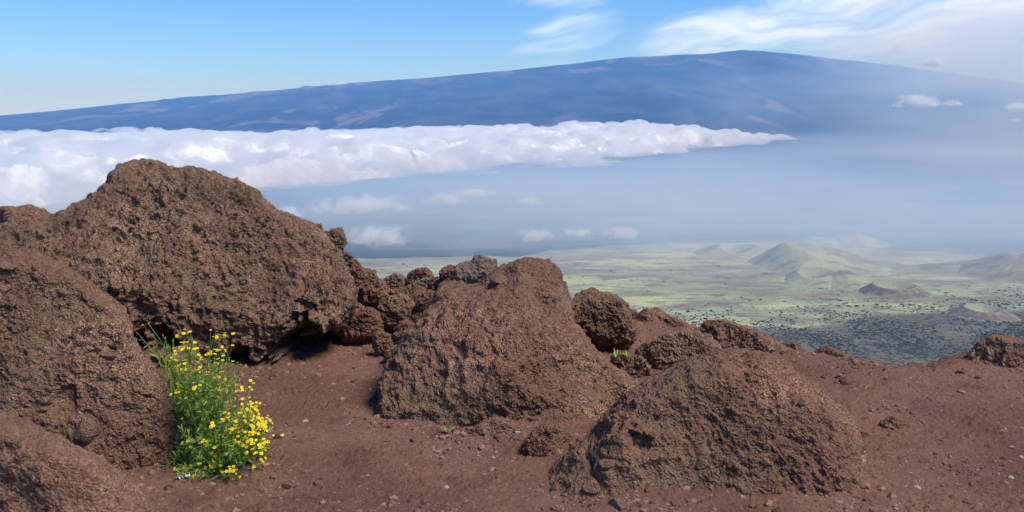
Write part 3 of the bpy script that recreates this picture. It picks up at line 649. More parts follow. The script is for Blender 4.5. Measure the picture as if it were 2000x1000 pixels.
def build_shrubs():
    v, f = ico(1); m = Mat('dark_scrub'); mat = m.diffuse(m.mix(m.noise(0.3, 3), (0.035, 0.050, 0.036), (0.075, 0.090, 0.055)), 1.0, None, 0.0)
    n = 140000; b = rng.uniform(-0.35, 0.62, n); Y = 2600 * np.exp(rng.random(n) ** 1.2 * 0.85)
    X = b * Y
    cl = fbm(np.stack([X / 260, Y / 420, 0 * X], -1), 4, gain=0.6, s=81)
    near = sstep(4300, 2900, Y + 500 * fbm(np.stack([X, Y, 0 * X], -1) / 1100, 3, s=64) - 700 * (b - 0.3))
    keep = rng.random(n) < (0.02 + 0.9 * near ** 1.5) * sstep(-0.35, 0.25, cl) + 0.045 * sstep(0.05, 0.3, cl)
    X, Y = X[keep], Y[keep]; n = len(X)
    R = np.clip(rng.lognormal(math.log(2.1), 0.45, n), 1.0, 6.5)
    order = np.argsort(-(R / Y) * (X / Y > 0.05) * (X / Y < 0.6)); X, Y, R = X[order], Y[order], R[order]
    shapes = []
    for k in range(6):
        q = v * (1 + 0.35 * rng.normal(size=(len(v), 1))) * (1.25, 1.25, 0.62) + (0, 0, 0.25)
        me = mesh_np('shrub', q, f, False); me.materials.append(mat); shapes.append(me)
    for i in range(300):
        o = bpy.data.objects.new('shrub', shapes[i % 6]); C.objects.link(o)
        o.location = (X[i], Y[i], PLAIN); o.scale = (R[i],) * 3; o.rotation_euler = (0, 0, rng.uniform(0, 6.28))
        tag(o, 'tiny dark shrub far below on the valley scrubland', 'shrub', 'shrubs dotted over the valley floor')
    Vs, Fs = [], []
    for i in range(300, n):
        q = v * (1 + 0.35 * rng.normal(size=(len(v), 1))) * (R[i] * rng.uniform(0.9, 1.7), R[i] * 1.2, R[i] * 0.6)
        Vs.append(q + (X[i], Y[i], PLAIN + 1 + R[i] * 0.2)); Fs.append(f + (i - 300) * len(v))
    tag(link('scrub', mesh_np('scrub', np.concatenate(Vs), np.concatenate(Fs), False), mat), 'countless dark shrubs speckling the valley floor', kind='stuff')
    print('SHRUBS', n)
build_shrubs()

RIDGE_Y = 32000.0
RIDGE = [(-2500, 330), (-1200, 285), (-400, 245), (0, 226), (100, 217), (200, 207), (350, 192), (500, 180), (640, 166), (760, 157), (880, 148), (1000, 137), (1100, 126), (1230, 111), (1370, 106), (1420, 101), (1450, 98), (1500, 100), (1600, 111), (1750, 128), (1870, 145), (2000, 163), (2300, 200), (2900, 255), (4200, 330)]
def build_mountain():
    rp = np.array([at(a, b, RIDGE_Y) for a, b in RIDGE])
    xs = np.linspace(-42000, 62000, 1300); t = np.concatenate([np.linspace(0, 1, 300) ** 0.9, np.linspace(1, 2, 60)[1:]])
    X, T = np.meshgrid(xs, t, indexing='ij'); x = X.ravel(); tt = T.ravel()
    rz = np.interp(x, rp[:, 0], rp[:, 2])
    y0 = 13500 + 1500 * np.sin(x / 9000); y = y0 + (RIDGE_Y - y0) * tt
    k = np.where(tt <= 1, tt ** 1.15, np.clip(1 - (tt - 1) ** 1.4, 0, 1))
    z = PLAIN - 25 + (rz - PLAIN + 25) * k
    y = y + np.where(tt > 1, (tt - 1) * 6000, 0)
    p = np.stack([x, y, 0 * x], -1)
    z += (k * 42) * fbm(p / 1500, 5, gain=0.6, s=70) + (k * 60) * fbm(p * (1, .35, 1) / 2500, 4, s=71) * (tt < 0.97)
    # little cones along the skyline
    for cx in list(rng.uniform(-16000, 3000, 26)):
        cy_ = RIDGE_Y - rng.uniform(0, 1500); hgt = rng.uniform(15, 55); rr = rng.uniform(200, 520)
        z += hgt * np.clip(1 - np.hypot(x - cx, y - cy_) / rr, 0, 1)
    z = np.maximum(z, PLAIN - 30)
    me = mesh_np('mountain', np.stack([x, y, z], -1), grid_faces(len(xs), len(t)))
    m = Mat('old_lava_slopes')
    st = m.scaled((0.00035, 0.00022, 0.0007)); 
    c = m.mix(m.step(m.noise(2.2, 6, 0.6, 0.6, vec=st), 0.42, 0.62), (0.010, 0.011, 0.014), (0.044, 0.036, 0.035))
    big = m.step(m.noise(1.0, 2, 0.5, vec=m.scaled((0.00016, 0.00010, 0.0001)), off=(2, 9, 1)), 0.42, 0.55)
    c = m.mix(m.math('MULTIPLY', m.step(m.noise(1.6, 7, 0.62, 0.8, vec=m.scaled((0.00042, 0.00016, 0.0003)), off=(4, 3, 1)), 0.54, 0.575), big), c, (0.125, 0.092, 0.090))
    c = m.mix(m.math('MULTIPLY', m.step(m.noise(2.2, 7, 0.65, 1.2, vec=m.scaled((0.0008, 0.00012, 0.0003)), off=(1, 1, 1)), 0.60, 0.66), 0.5), c, (0.075, 0.060, 0.058))
    link('mountain', me, m.diffuse(c, 1.0, None, 0.0))['kind'] = 'structure'
build_mountain()

# ------------------------------------------------------------------ haze
def build_haze():
    import bmesh
    bm = bmesh.new(); bmesh.ops.create_cube(bm, size=1.0)
    me = bpy.data.meshes.new('haze'); bm.to_mesh(me); bm.free()
    o = bpy.data.objects.new('haze', me); C.objects.link(o)
    lo, hi = PLAIN - 60, 2750
    o.location = (5000, 36500, (lo + hi) / 2); o.scale = (150000, 82000, hi - lo)
    m = Mat('haze'); v = m.n('ShaderNodeVolumePrincipled')
    v.inputs['Color'].default_value = (0.19, 0.47, 1.0, 1); v.inputs['Absorption Color'].default_value = (1, 1, 1, 1); v.inputs['Density'].default_value = HAZE; v.inputs['Anisotropy'].default_value = 0.1
    m.L.new(v.outputs[0], m.out.inputs['Volume']); me.materials.append(m.m)
    tag(o, 'blue air haze over the valley and mountain', kind='stuff')
HAZE = 3.6e-5
build_haze()

# ------------------------------------------------------------------ cloud layer and mist
def cloud_core_mat():
    m = Mat('cloud'); kv = m.scaled((0.001, 0.001, 0.001))
    d = m.n('ShaderNodeBsdfDiffuse'); d.inputs[0].default_value = (0.90, 0.91, 0.91, 1)
    t = m.n('ShaderNodeBsdfTranslucent'); t.inputs[0].default_value = (0.90, 0.91, 0.91, 1)
    m.L.new(m.bump(m.noise(7, 5, 0.6, vec=kv), 0.8, 60.0), d.inputs['Normal'])
    x = m.n('ShaderNodeMixShader'); x.inputs[0].default_value = 0.2; m.L.new(d.outputs[0], x.inputs[1]); m.L.new(t.outputs[0], x.inputs[2])
    m.L.new(x.outputs[0], m.out.inputs[0]); return m.m
def slab(name, x, y, z0, T, nu, nv):
    """closed body between z0 and z0+T on a grid; nothing where T <= 0"""
    n = nu * nv; top = np.stack([x, y, z0 + np.maximum(T, 0)], -1); bot = np.stack([x, y, z0 - 0.25 * np.maximum(T, 0)], -1)
    bi = np.where(T > 0, np.arange(n) + n, np.arange(n)); f = grid_faces(nu, nv)
    keep = (T[f] > 0).any(1); f = f[keep]; g = bi[f][:, ::-1]
    # close the outer border
    V = np.concatenate([top, bot]); F = np.concatenate([f, g])
    used = np.zeros(2 * n, bool); used[F.ravel()] = True; new = np.cumsum(used) - 1
    return mesh_np(name, V[used], new[F])
def build_cloud_sea():
    az = np.concatenate([np.linspace(-1.0, -0.56, 60)[:-1], np.linspace(-0.56, 0.34, 900)])
    rr = np.concatenate([np.geomspace(2700, 8000, 330)[:-1], np.geomspace(8000, 29500, 520)])
    A, R = np.meshgrid(az, rr, indexing='ij'); x = (R * np.sin(A)).ravel(); y = (R * np.cos(A)).ravel()
    b = x / y * F + 1000                                     # bearing
    lv = np.interp(b, [-500, 500, 850, 1100, 1500], [-345, -330, -300, -225, -150])      # level of the tops
    near = np.interp(b, [-800, 0, 300, 560, 800, 950, 1080, 1200, 1350, 1520], [4300, 5100, 5800, 6900, 8200, 9100, 9700, 10000, 11800, 13500])
    far = np.interp(b, [-800, 0, 700, 1000, 1200, 1400, 1540], [27000, 25500, 23500, 19500, 17500, 17800, 17500])
    p = np.stack([x, y, 0 * x], -1)
    wob = fbm(p / 1500, 5, gain=0.6, s=90)
    cover = sstep(-900, 2600, (y - near) * 6500 / near + 2600 * wob) * sstep(-700, 900, (far - y) + 600 * wob) * sstep(1640, 1430, b + 150 * wob)
    def puff(scale, s):
        q = p / scale; q = q + 0.25 * np.stack([perlin(q * 1.7, s + 5), perlin(q * 1.7, s + 6), 0 * x], -1); q[:, 2] = 0
        f1, idn = worley(q, s, True); return np.sqrt(np.clip(1 - (f1 / 0.85) ** 2, 0, 1)) * (0.4 + 0.6 * (_perm[idn] & 63) / 63.0)
    h = 120 * puff(1900, 91) + 210 * puff(820, 93) + 190 * puff(400, 95) + 80 * puff(200, 97) + 10 * fbm(p / 120, 2, s=99)
    h = h * (0.35 + 1.0 * sstep(-0.5, 0.5, fbm(p / 2600, 4, gain=0.6, s=100)))
    h = h * (1.0 - 0.30 * sstep(9000, 20000, y)); h = 520 * np.tanh(h / 520); T = -255 + 295 * cover + h * (0.55 + 0.45 * cover)
    bd = (A <= az[0]) | (A >= az[-1]) | (R <= rr[0]) | (R >= rr[-1]); T[bd.ravel()] = -1
    core = link('cloud_layer', slab('cloud_layer', x, y, lv - 260, T - CORE, len(az), len(rr)), cloud_core_mat())
    tag(core, 'white sea of cumulus tops spread in front of the mountain', kind='stuff')
    m = Mat('cloud_fringe'); v = m.n('ShaderNodeVolumePrincipled'); v.inputs['Color'].default_value = (0.97, 0.985, 1.0, 1)
    kv = m.scaled((0.001, 0.001, 0.001)); nz = m.noise(3.2, 5, 0.65, 0.3, vec=kv)
    m.L.new(m.math('MULTIPLY', m.step(nz, 0.40, 0.64), FRINGE), v.inputs['Density']); m.m.cycles.volume_step_rate = 0.05
    v.inputs['Anisotropy'].default_value = 0.2; m.L.new(v.outputs[0], m.out.inputs['Volume'])
    sh = link('fringe', slab('fringe', x, y, lv - 260, T, len(az), len(rr)), m.m, core); sh['kind'] = 'stuff'
CORE, FRINGE = 70.0, 0.024
build_cloud_sea()

def box_mesh(name, lo, hi):
    lo, hi = np.array(lo, float), np.array(hi, float)
    v = np.array([[(hi if i & 1 else lo)[0], (hi if i & 2 else lo)[1], (hi if i & 4 else lo)[2]] for i in range(8)])
    f = np.array([[0, 2, 3, 1], [4, 5, 7, 6], [0, 1, 5, 4], [2, 6, 7, 3], [0, 4, 6, 2], [1, 3, 7, 5]])
    return mesh_np(name, v, f, False)
def build_mist():
    m = Mat('mist'); kv = m.scaled((0.001, 0.001, 0.001))
    def bank(c, r, dens, ns, lo=0.35, hi=0.7, off=(0, 0, 0)):
        s_ = m.n('ShaderNodeVectorMath', operation='SUBTRACT'); m.L.new(kv, s_.inputs[0]); s_.inputs[1].default_value = c
        q = m.n('ShaderNodeVectorMath', operation='DIVIDE'); m.L.new(s_.outputs[0], q.inputs[0]); q.inputs[1].default_value = r
        l = m.n('ShaderNodeVectorMath', operation='LENGTH'); m.L.new(q.outputs[0], l.inputs[0])
        fall = m.step(l.outputs['Value'], 1.0, 0.15)
        v = m.n('ShaderNodeVectorMath', operation='MULTIPLY'); m.L.new(kv, v.inputs[0]); v.inputs[1].default_value = ns
        nz = m.step(m.noise(1.0, 3, 0.55, vec=v.outputs[0], off=off), lo, hi)
        return m.math('MULTIPLY', m.math('MULTIPLY', fall, nz), dens)
    d = bank((10.0, 12.5, 0.5), (8.6, 5.0, 2.4), 1.0e-3, (0.35, 0.06, 1.1), 0.26, 0.68)
    d = m.math('ADD', d, bank((3.0, 10.0, -0.60), (15.0, 6.5, 0.50), 4.8e-4, (0.13, 0.07, 3.4), 0.38, 0.64, (3, 1, 0)))
    d = m.math('ADD', d, bank((1.6, 5.8, -0.70), (7.0, 2.8, 0.55), 1.15e-3, (0.35, 0.5, 1.6), 0.08, 0.66, (5, 2, 2)))
    d = m.math('ADD', d, bank((-2.2, 6.0, -0.48), (4.6, 2.6, 0.36), 5.0e-4, (0.45, 0.5, 1.8), 0.3, 0.7, (1, 6, 2)))
    d = m.math('ADD', d, bank((0.4, 6.6, -0.42), (3.8, 1.8, 0.26), 9.0e-4, (0.6, 0.6, 2.2), 0.3, 0.68, (7, 3, 2)))
    v = m.n('ShaderNodeVolumePrincipled'); v.inputs['Color'].default_value = (0.55, 0.77, 1.0, 1); v.inputs['Absorption Color'].default_value = (1, 1, 1, 1); m.L.new(d, v.inputs['Density']); v.inputs['Anisotropy'].default_value = 0.2
    m.m.cycles.volume_step_rate = 0.4
    m.L.new(v.outputs[0], m.out.inputs['Volume'])
    o = link('mist', box_mesh('mist', (-12000, 3900, PLAIN - 20), (17000, 18500, 1700)), m.m)
    tag(o, 'thin white mist drifting over the valley and the right flank of the mountain', kind='stuff')
build_mist()

def cloud(px, py, wpx, hpx, Y, label, seed, dens=1.0, group=None):
    c = at(px, py, Y); s = Y / F; rx, rz = wpx * s / 2, hpx * s / 2; ry = max(rx * 0.6, rz)
    m = Mat('small_cloud'); 
    gen = m.n('ShaderNodeVectorMath', operation='DIVIDE'); m.L.new(m.co, gen.inputs[0]); gen.inputs[1].default_value = (rx, ry, rz)
    l = m.n('ShaderNodeVectorMath', operation='LENGTH'); m.L.new(gen.outputs[0], l.inputs[0])
    nv = m.scaled((1 / rz * 0.8, 1 / rz * 0.6, 1 / rz * 1.2))
    nz = m.noise(1.0, 6, 0.66, 0.4, vec=nv, off=(seed * 3.3, seed * 1.9, seed))
    sp = m.n('ShaderNodeSeparateXYZ'); m.L.new(gen.outputs[0], sp.inputs[0])
    base = m.step(sp.outputs[2], -0.95, -0.45)
    t = m.math('ADD', m.math('SUBTRACT', 1.0, l.outputs['Value']), m.math('MULTIPLY', m.math('SUBTRACT', nz, 0.5), 3.4))
    d = m.math('MULTIPLY', m.math('MULTIPLY', m.step(t, 0.05, 1.0), base), dens * 1.9 / rz)
    d = m.math('MULTIPLY', d, m.step(l.outputs['Value'], 1.3, 1.1))
    v = m.n('ShaderNodeVolumePrincipled'); v.inputs['Color'].default_value = (1.0, 1.0, 1.0, 1); m.L.new(d, v.inputs['Density']); v.inputs['Anisotropy'].default_value = 0.1
    m.L.new(v.outputs[0], m.out.inputs['Volume'])
    o = link('cloud', box_mesh('cloud', (-rx * 1.3, -ry * 1.3, -rz * 1.3), (rx * 1.3, ry * 1.3, rz * 1.3)), m.m, None, Vector(c))
    return tag(o, label, 'cloud', group)
CG = 'small clouds below the cloud layer'
cloud(710, 402, 200, 44, 5200, 'long low cloud floating right of the largest boulder', 1, 1.0, CG)
cloud(870, 390, 90, 30, 5400, 'small ragged cloud touching the right end of the long low cloud', 2, 0.8, CG)
cloud(925, 378, 95, 28, 5600, 'flat-bottomed cloud above and right of the long low cloud', 3, 1.0, CG)
cloud(735, 462, 150, 50, 4700, 'soft cloud low over the valley above the rock pile', 4, 0.6, CG)
cloud(562, 415, 75, 28, 5000, 'tiny cloud touching the right slope of the largest boulder', 5, 0.9, CG)
cloud(135, 388, 120, 62, 4600, 'rounded grey cloud above the left shoulder of the largest boulder', 6, 0.7, CG)
cloud(20, 404, 90, 26, 4700, 'small white cloud at the left edge above the reddish ridge', 7, 1.0, CG)
cloud(1035, 393, 55, 22, 5600, 'tiny lone cloud near the centre over the dark plain', 8, 0.7, CG)
cloud(1050, 460, 90, 34, 5200, 'faint cloud low over the plain above the middle boulder', 9, 0.5, CG)
cloud(1130, 456, 70, 28, 5300, 'faint wisp between two low clouds over the edge of the grassland', 10, 0.5, CG)
cloud(1215, 456, 90, 30, 5400, 'faint low cloud left of the twin-peaked cone', 11, 0.5, CG)
CH = 'small clouds in front of the right flank of the mountain'
cloud(1792, 199, 95, 34, 9000, 'bright white puff in front of the right flank of the mountain', 12, 1.2, CH)
cloud(1862, 202, 50, 14, 9000, 'thin streak of cloud just right of the bright white puff', 13, 0.6, CH)
cloud(1985, 210, 60, 20, 9000, 'ragged cloud at the right edge in front of the mountain flank', 14, 0.7, CH)
cloud(1978, 236, 36, 10, 9000, 'tiny cloud scrap at the right edge below the ragged cloud', 15, 0.7, CH)
cloud(1822, 122, 60, 22, 9500, 'small pinkish white cloud just above the right end of the ridge', 16, 0.8, CH)
cloud(1760, 97, 70, 26, 9500, 'torn cloud wisp in the sky above the right end of the ridge', 17, 0.35, CH)

# ------------------------------------------------------------------ yellow flowering plant
def plant():
    base = onplane(385, 925); base[2] = gz(base[0], base[1])
    root = bpy.data.objects.new('flowering_plant', None); C.objects.link(root); root.location = base
    tag(root, 'bushy green plant with clusters of small yellow daisy flowers beside the boulders', 'plant')
    r = np.random.default_rng(21)
    ml = Mat('leaf_green'); tone = ml.attr('tone')
    col = ml.mix(ml.step(tone, 0.0, 1.0), (0.105, 0.220, 0.036), (0.370, 0.520, 0.105))
    p = ml.n('ShaderNodeBsdfPrincipled'); ml.L.new(col, p.inputs['Base Color']); p.inputs['Roughness'].default_value = 0.55; p.inputs['Specular IOR Level'].default_value = 0.3
    tl = ml.n('ShaderNodeBsdfTranslucent'); ml.L.new(col, tl.inputs[0]); mx = ml.n('ShaderNodeMixShader'); mx.inputs[0].default_value = 0.25
    ml.L.new(p.outputs[0], mx.inputs[1]); ml.L.new(tl.outputs[0], mx.inputs[2]); ml.L.new(mx.outputs[0], ml.out.inputs[0]); M_LEAF = ml.m
    my = Mat('petal_yellow'); M_PET = my.diffuse((0.80, 0.62, 0.010), 0.6, None, 0.2)
    mc = Mat('floret_centre'); M_CEN = mc.diffuse((0.62, 0.38, 0.010), 0.8, None, 0.1)
    SV, SF, ST, so = [], [], [], 0
    LV, LF, LT, lo = [], [], [], 0
    heads = []
    def tube(P, r0, r1, tone_):
        nonlocal so
        P = np.array(P); n = len(P); d = np.gradient(P, axis=0); d /= np.linalg.norm(d, axis=1)[:, None]
        u = np.cross(d, [0.3, 1, 0.1]); u /= np.linalg.norm(u, axis=1)[:, None]; v = np.cross(d, u)
        rad = np.linspace(r0, r1, n)[:, None]
        ring = np.stack([P + rad * (math.cos(a) * u + math.sin(a) * v) for a in (0, 1.57, 3.14, 4.71)], 0)
        SV.append(ring.reshape(-1, 3)); SF.append(grid_faces(4, n, True) + so); ST.append(np.full(4 * n, tone_)); so += 4 * n
    def leaf(p0, d, L_, wd, tone_):
        nonlocal lo
        d = d / np.linalg.norm(d); sd = np.cross(d, r.normal(size=3)); sd /= np.linalg.norm(sd); up = np.cross(sd, d)
        bend = r.uniform(-0.25, 0.35)
        pts = []
        for t, ww in ((0, .25), (.3, .9), (.65, 1.0), (1, .05)):
            c = p0 + d * L_ * t + np.array([0, 0, -1]) * bend * L_ * t * t + up * 0.05 * L_ * t
            pts += [c - sd * wd * ww, c + sd * wd * ww]
        LV.append(np.array(pts)); LF.append(np.array([[0, 1, 3, 2], [2, 3, 5, 4], [4, 5, 7, 6]]) + lo); LT.append(np.full(8, tone_)); lo += 8
    def curve(a, b, ctrl, n=9):
        t = np.linspace(0, 1, n)[:, None]; return (1 - t) ** 2 * a + 2 * t * (1 - t) * ctrl + t * t * b
    # where stem tips end, as (px, py) with spread, and how often they flower
    groups = [(345, 700, 34, 34, 22, 0.8), (420, 700, 26, 30, 14, 0.75), (335, 745, 40, 26, 38, 0.5), (415, 765, 42, 30, 44, 0.45),
              (480, 800, 26, 26, 26, 0.9), (505, 825, 16, 20, 22, 1.0), (478, 855, 24, 20, 24, 1.0), (500, 870, 16, 14, 14, 1.0), (400, 850, 40, 34, 64, 0.22),
              (450, 880, 34, 26, 26, 0.4), (350, 830, 26, 34, 54, 0.10), (455, 925, 26, 14, 12, 0.7), (375, 920, 30, 16, 40, 0.12)]
    tips = []
    for gx, gy, sx, sy, n, fl in groups:
        for k in range(n): tips.append((gx + r.normal() * sx * 0.75, gy + r.normal() * sy * 0.75, r.random() < fl, 1.0))
    tips += [(290, 632, True, 1.3), (318, 655, False, 1.2), (266, 648, False, 1.1), (360, 652, True, 1), (372, 648, True, 1), (417, 657, True, 1.2), (428, 684, True, 1), (470, 712, True, 1.1), (478, 716, False, 1), (440, 683, True, 1), (550, 851, True, 1), (543, 805, False, 1), (515, 945, True, 1), (462, 742, False, 1)]
    for px, py, fl, big in tips:
        Y = base[1] + 0.10 + r.normal() * 0.11 - 0.10 * (py > 860) ; Y = max(Y, base[1] - 0.16)
        if px < 345: Y = base[1] + 0.22 + abs(r.normal()) * 0.06
        tip = at(px, py, Y); tip[2] = max(tip[2], base[2] + 0.015)
        st = base + np.array([r.normal() * 0.05 + 0.12 * (tip[0] - base[0]), 0.06 + r.normal() * 0.04, 0])
        mid = st * 0.5 + tip * 0.5; ctrl = mid + np.array([0.25 * (tip[0] - st[0]) + r.normal() * 0.02, r.normal() * 0.03, -0.10 * abs(tip[0] - st[0]) - 0.02 + r.normal() * 0.02])
        if tip[2] > base[2] + 0.35: ctrl = mid + np.array([r.normal() * 0.03 - 0.10 * (tip[0] - st[0]), r.normal() * 0.03, 0.05])
        P = curve(st, tip, ctrl, 10)
        tn = r.uniform(0.35, 0.9)
        tube(P, 0.0022, 0.0010, tn)
        LL = np.linalg.norm(tip - st); nl = int(18 + LL * 95)
        for q in range(nl):
            t = r.uniform(0.05, 0.80 if fl else 0.96) ; i = t * 9; i0 = int(i); pp = P[i0] + (P[min(i0 + 1, 9)] - P[i0]) * (i - i0)
            ax = P[min(i0 + 1, 9)] - P[max(i0 - 1, 0)]; ax /= np.linalg.norm(ax)
            dd = ax * r.uniform(0.3, 1.1) + r.normal(size=3) * 0.6
            leaf(pp, dd, r.uniform(0.018, 0.052) * (1.1 - 0.5 * t), r.uniform(0.0018, 0.0040), np.clip(tn + r.normal() * 0.22, 0, 1))
        nb = int(r.integers(2, 7)) if fl else (1 if r.random() < 0.3 else 0)
        for k in range(nb):
            a = P[7] if k else P[8]
            e = tip + np.array([r.normal() * 0.022, r.normal() * 0.018 - 0.02, abs(r.normal()) * 0.016 - 0.002]) if k else tip
            tube(curve(a, e, (a + e) / 2 + (0, 0, -0.008), 4), 0.0010, 0.0006, tn)
            if fl: heads.append((e, (e - a) / np.linalg.norm(e - a), r.random() < 0.82))
            else: heads.append((e, (e - a) / np.linalg.norm(e - a), False))
    o1 = link('stems', None or mesh_np('stems', np.concatenate(SV) - base, np.concatenate(SF)), M_LEAF, root); set_attr(o1.data, 'tone', np.concatenate(ST)); o1['kind'] = 'stuff'
    o2 = link('foliage', mesh_np('foliage', np.concatenate(LV) - base, np.concatenate(LF), False), M_LEAF, root); set_attr(o2.data, 'tone', np.concatenate(LT)); o2['kind'] = 'stuff'
    def head(R, npet, droop):
        V, Fc, mi = [], [], []
        for k in range(npet):
            a = 6.283 * k / npet + 0.1 * r.normal(); c, s_ = math.cos(a), math.sin(a); n_ = np.array([-s_, c, 0]); rad = np.array([c, s_, 0])
            o = len(V); z = droop * R
            V += [rad * R * 0.3 - n_ * R * 0.13, rad * R * 0.3 + n_ * R * 0.13, rad * R * 0.8 + n_ * R * 0.20 + (0, 0, z * 0.6), rad * R * 0.8 - n_ * R * 0.20 + (0, 0, z * 0.6), rad * R + (0, 0, z)]
            Fc += [(o, o + 1, o + 2, o + 3), (o + 3, o + 2, o + 4, o + 4)]; mi += [0, 0]
        o = len(V); m_ = 8
        for rr_, zz in ((0.40, 0.0), (0.30, 0.16), (0.0, 0.22)):
            for k in range(m_): V.append(np.array([math.cos(6.283 * k / m_) * R * rr_, math.sin(6.283 * k / m_) * R * rr_, R * zz]))
        for a in range(2):
            for k in range(m_): Fc.append((o + a * m_ + k, o + a * m_ + (k + 1) % m_, o + (a + 1) * m_ + (k + 1) % m_, o + (a + 1) * m_ + k)); mi.append(1)
        return V, Fc, mi
    def mk(name, V, Fc, mi):
        me = bpy.data.meshes.new(name); me.from_pydata([tuple(v) for v in V], [], [tuple(dict.fromkeys(f)) for f in Fc]); me.materials.append(M_PET); me.materials.append(M_CEN); me.materials.append(M_LEAF)
        me.polygons.foreach_set('material_index', mi); me.update(); return me
    flowers = [h for h in heads if h[2]]; buds = [h for h in heads if not h[2]]
    flowers.sort(key=lambda h: h[0][1])
    protos = [mk('flower', *head(0.0092 * s_, int(n_), dr)) for s_, n_, dr in ((0.85, 11, 0.1), (0.98, 12, -0.1), (0.70, 10, 0.3))]
    def rot(d): return Vector((d * 0.8 + np.array([r.normal() * 0.3, -0.35 + r.normal() * 0.3, 0.5]))).to_track_quat('Z', 'Y')
    for i, (e, d, _) in enumerate(flowers[:100]):
        f_ = bpy.data.objects.new('flower', protos[i % 3]); C.objects.link(f_); f_.parent = root; f_.location = e - base
        f_.rotation_mode = 'QUATERNION'; f_.rotation_quaternion = rot(d)
    V, Fc, mi = [], [], []
    for i, (e, d, _) in enumerate(flowers[100:]):
        hv, hf, hm = head(0.0080 * r.uniform(0.8, 1.15), 11, r.uniform(-0.1, 0.3)); q = rot(d); o = len(V)
        V += [np.array(q @ Vector(v)) + e - base for v in hv]; Fc += [tuple(x + o for x in f) for f in hf]; mi += hm
    if V:
        f_ = bpy.data.objects.new('flowers', mk('flowers', V, Fc, mi)); C.objects.link(f_); f_.parent = root; f_['kind'] = 'stuff'
    V, Fc, mi = [], [], []
    iv, if_ = ico(1)
    for e, d, _ in buds:
        o = len(V); V += [x * (0.0036, 0.0036, 0.005) + e - base for x in iv]; Fc += [tuple(x + o for x in f) for f in if_]; mi += [2 if r.random() < 0.5 else 1] * len(if_)
    f_ = bpy.data.objects.new('buds', mk('buds', V, Fc, mi)); C.objects.link(f_); f_.parent = root; f_['kind'] = 'stuff'
    set_attr(f_.data, 'tone', np.full(len(f_.data.vertices), 0.95))
    print('FLOWERS', len(flowers), 'BUDS', len(buds), 'LEAVES', lo // 8)
    return M_LEAF
M_LEAF = plant()

def tuft(px, py, Y, h, n, label, seed):
    r = np.random.default_rng(seed); bpy.context.view_layer.update()
    ok, loc, *_ = sc.ray_cast(bpy.context.evaluated_depsgraph_get(), Vector((0, 0, EYE)), Vector(ray(px, py)).normalized()); c = np.array(loc) if ok else at(px, py, Y); V, Fc = [], []
    for k in range(n):
        a = r.uniform(0, 6.28); d = np.array([math.cos(a) * 0.7, math.sin(a) * 0.5, r.uniform(0.5, 1.3)]); d *= h * r.uniform(0.6, 1.1) / np.linalg.norm(d)
        s_ = np.array([-math.sin(a), math.cos(a), 0]) * h * 0.045; o = len(V)
        V += [-s_, s_, d * 0.6 + s_ * 1.1, d * 0.6 - s_ * 1.1, d + (0, 0, -0.1 * h), d + (0, 0, -0.1 * h) + s_ * 0.1]; Fc += [(o, o + 1, o + 2, o + 3), (o + 3, o + 2, o + 5, o + 4)]
    me = mesh_np('grass_tuft', np.array(V), np.array(Fc), False); set_attr(me, 'tone', np.full(len(V), 0.8))
    tag(link('grass_tuft', me, M_LEAF, None, Vector(c)), label, 'grass tuft')
tuft(1203, 700, 5.55, 0.07, 9, 'small green grass tuft at the left foot of the egg-shaped rock', 1)
tuft(1224, 698, 5.55, 0.06, 8, 'small green grass tuft at the right foot of the egg-shaped rock', 2)
tuft(876, 846, 4.28, 0.06, 8, 'tiny green sprout at the front foot of the middle boulder', 3)
tuft(1096, 888, 3.98, 0.035, 7, 'tiny green sprout growing on the small domed red rock', 4)
tuft(1552, 706, 5.7, 0.03, 6, 'tiny green sprout on the bare soil right of the wedge-shaped rock', 5)

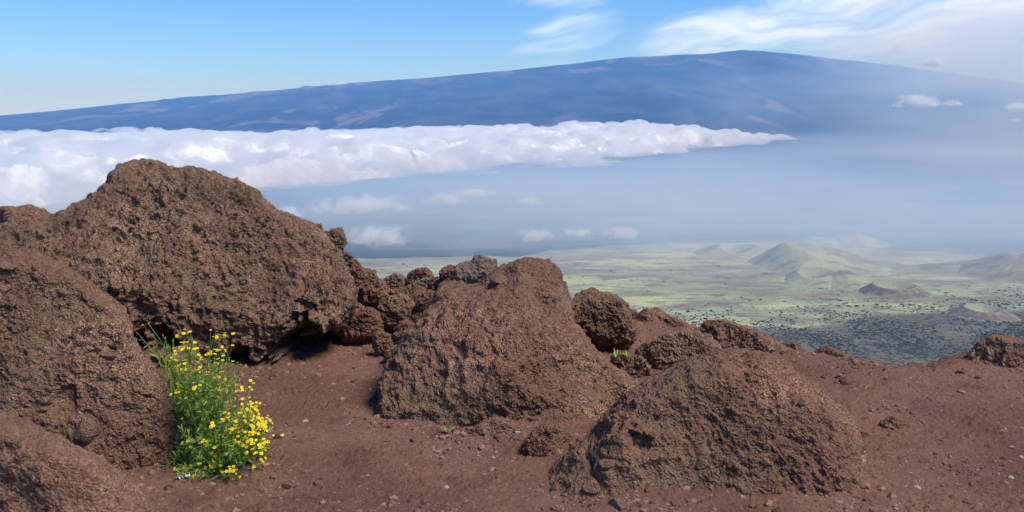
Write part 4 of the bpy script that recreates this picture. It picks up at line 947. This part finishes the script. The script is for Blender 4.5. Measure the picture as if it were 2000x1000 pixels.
def litter():
    m = Mat('white_paper'); mat = m.diffuse((0.62, 0.66, 0.72), 0.7)
    for px, py, a, label in ((352, 945, 0.3, 'crumpled scrap of white paper under the flowering plant, the left one'), (368, 943, -0.5, 'crumpled scrap of white paper under the flowering plant, the right one')):
        r = np.random.default_rng(px); c = onplane(px, py); c[2] = gz(c[0], c[1])
        n = 7; U, V = np.meshgrid(np.linspace(-1, 1, n), np.linspace(-1, 1, n), indexing='ij')
        P = np.stack([U.ravel() * 0.011, V.ravel() * 0.014, 0.006 + 0.006 * np.abs(r.normal(size=n * n))], -1); c_, s_ = math.cos(a), math.sin(a)
        P = P @ np.array([[c_, s_, 0], [-s_, c_, 0], [0, 0, 1]]).T
        P = np.concatenate([P, P - (0, 0, 0.0012)]); f = grid_faces(n, n)
        tag(link('paper_scrap', mesh_np('paper_scrap', P, np.concatenate([f, f[:, ::-1] + n * n]), False), mat, None, Vector(c)), label, 'litter')
litter()

def twig(px0, py0, px1, py1, label, seed):
    a, b = onplane(px0, py0), onplane(px1, py1); r = np.random.default_rng(seed); n = 9
    P = a + (b - a) * np.linspace(0, 1, n)[:, None] + r.normal(size=(n, 3)) * (0.003, 0.004, 0.0)
    P[:, 2] = ground_z(P[:, 0], P[:, 1]) + 0.004 + 0.006 * np.sin(np.linspace(0, 3.14, n)); rad = np.linspace(0.0022, 0.001, n)[:, None]
    d = (b - a) / np.linalg.norm(b - a); u = np.cross(d, (0, 0, 1)); v = np.cross(d, u)
    ring = np.stack([P + rad * (math.cos(t) * u + math.sin(t) * v) for t in np.arange(5) * 1.2566], 0).reshape(-1, 3)
    tag(link('twig', mesh_np('twig', ring - a, grid_faces(5, n, True)), M_TWIG, None, Vector(a)), label, 'twig')
_m = Mat('dry_twig'); M_TWIG = _m.diffuse((0.42, 0.33, 0.25), 0.9)
twig(1686, 762, 1702, 748, 'thin pale twig on the soil below the thin dark red rim rock', 1)
twig(608, 940, 632, 948, 'thin dry twig on the soil right of the plant and the white pebble', 2)
twig(676, 838, 690, 820, 'dry twig on the open soil left of the middle boulder', 3)
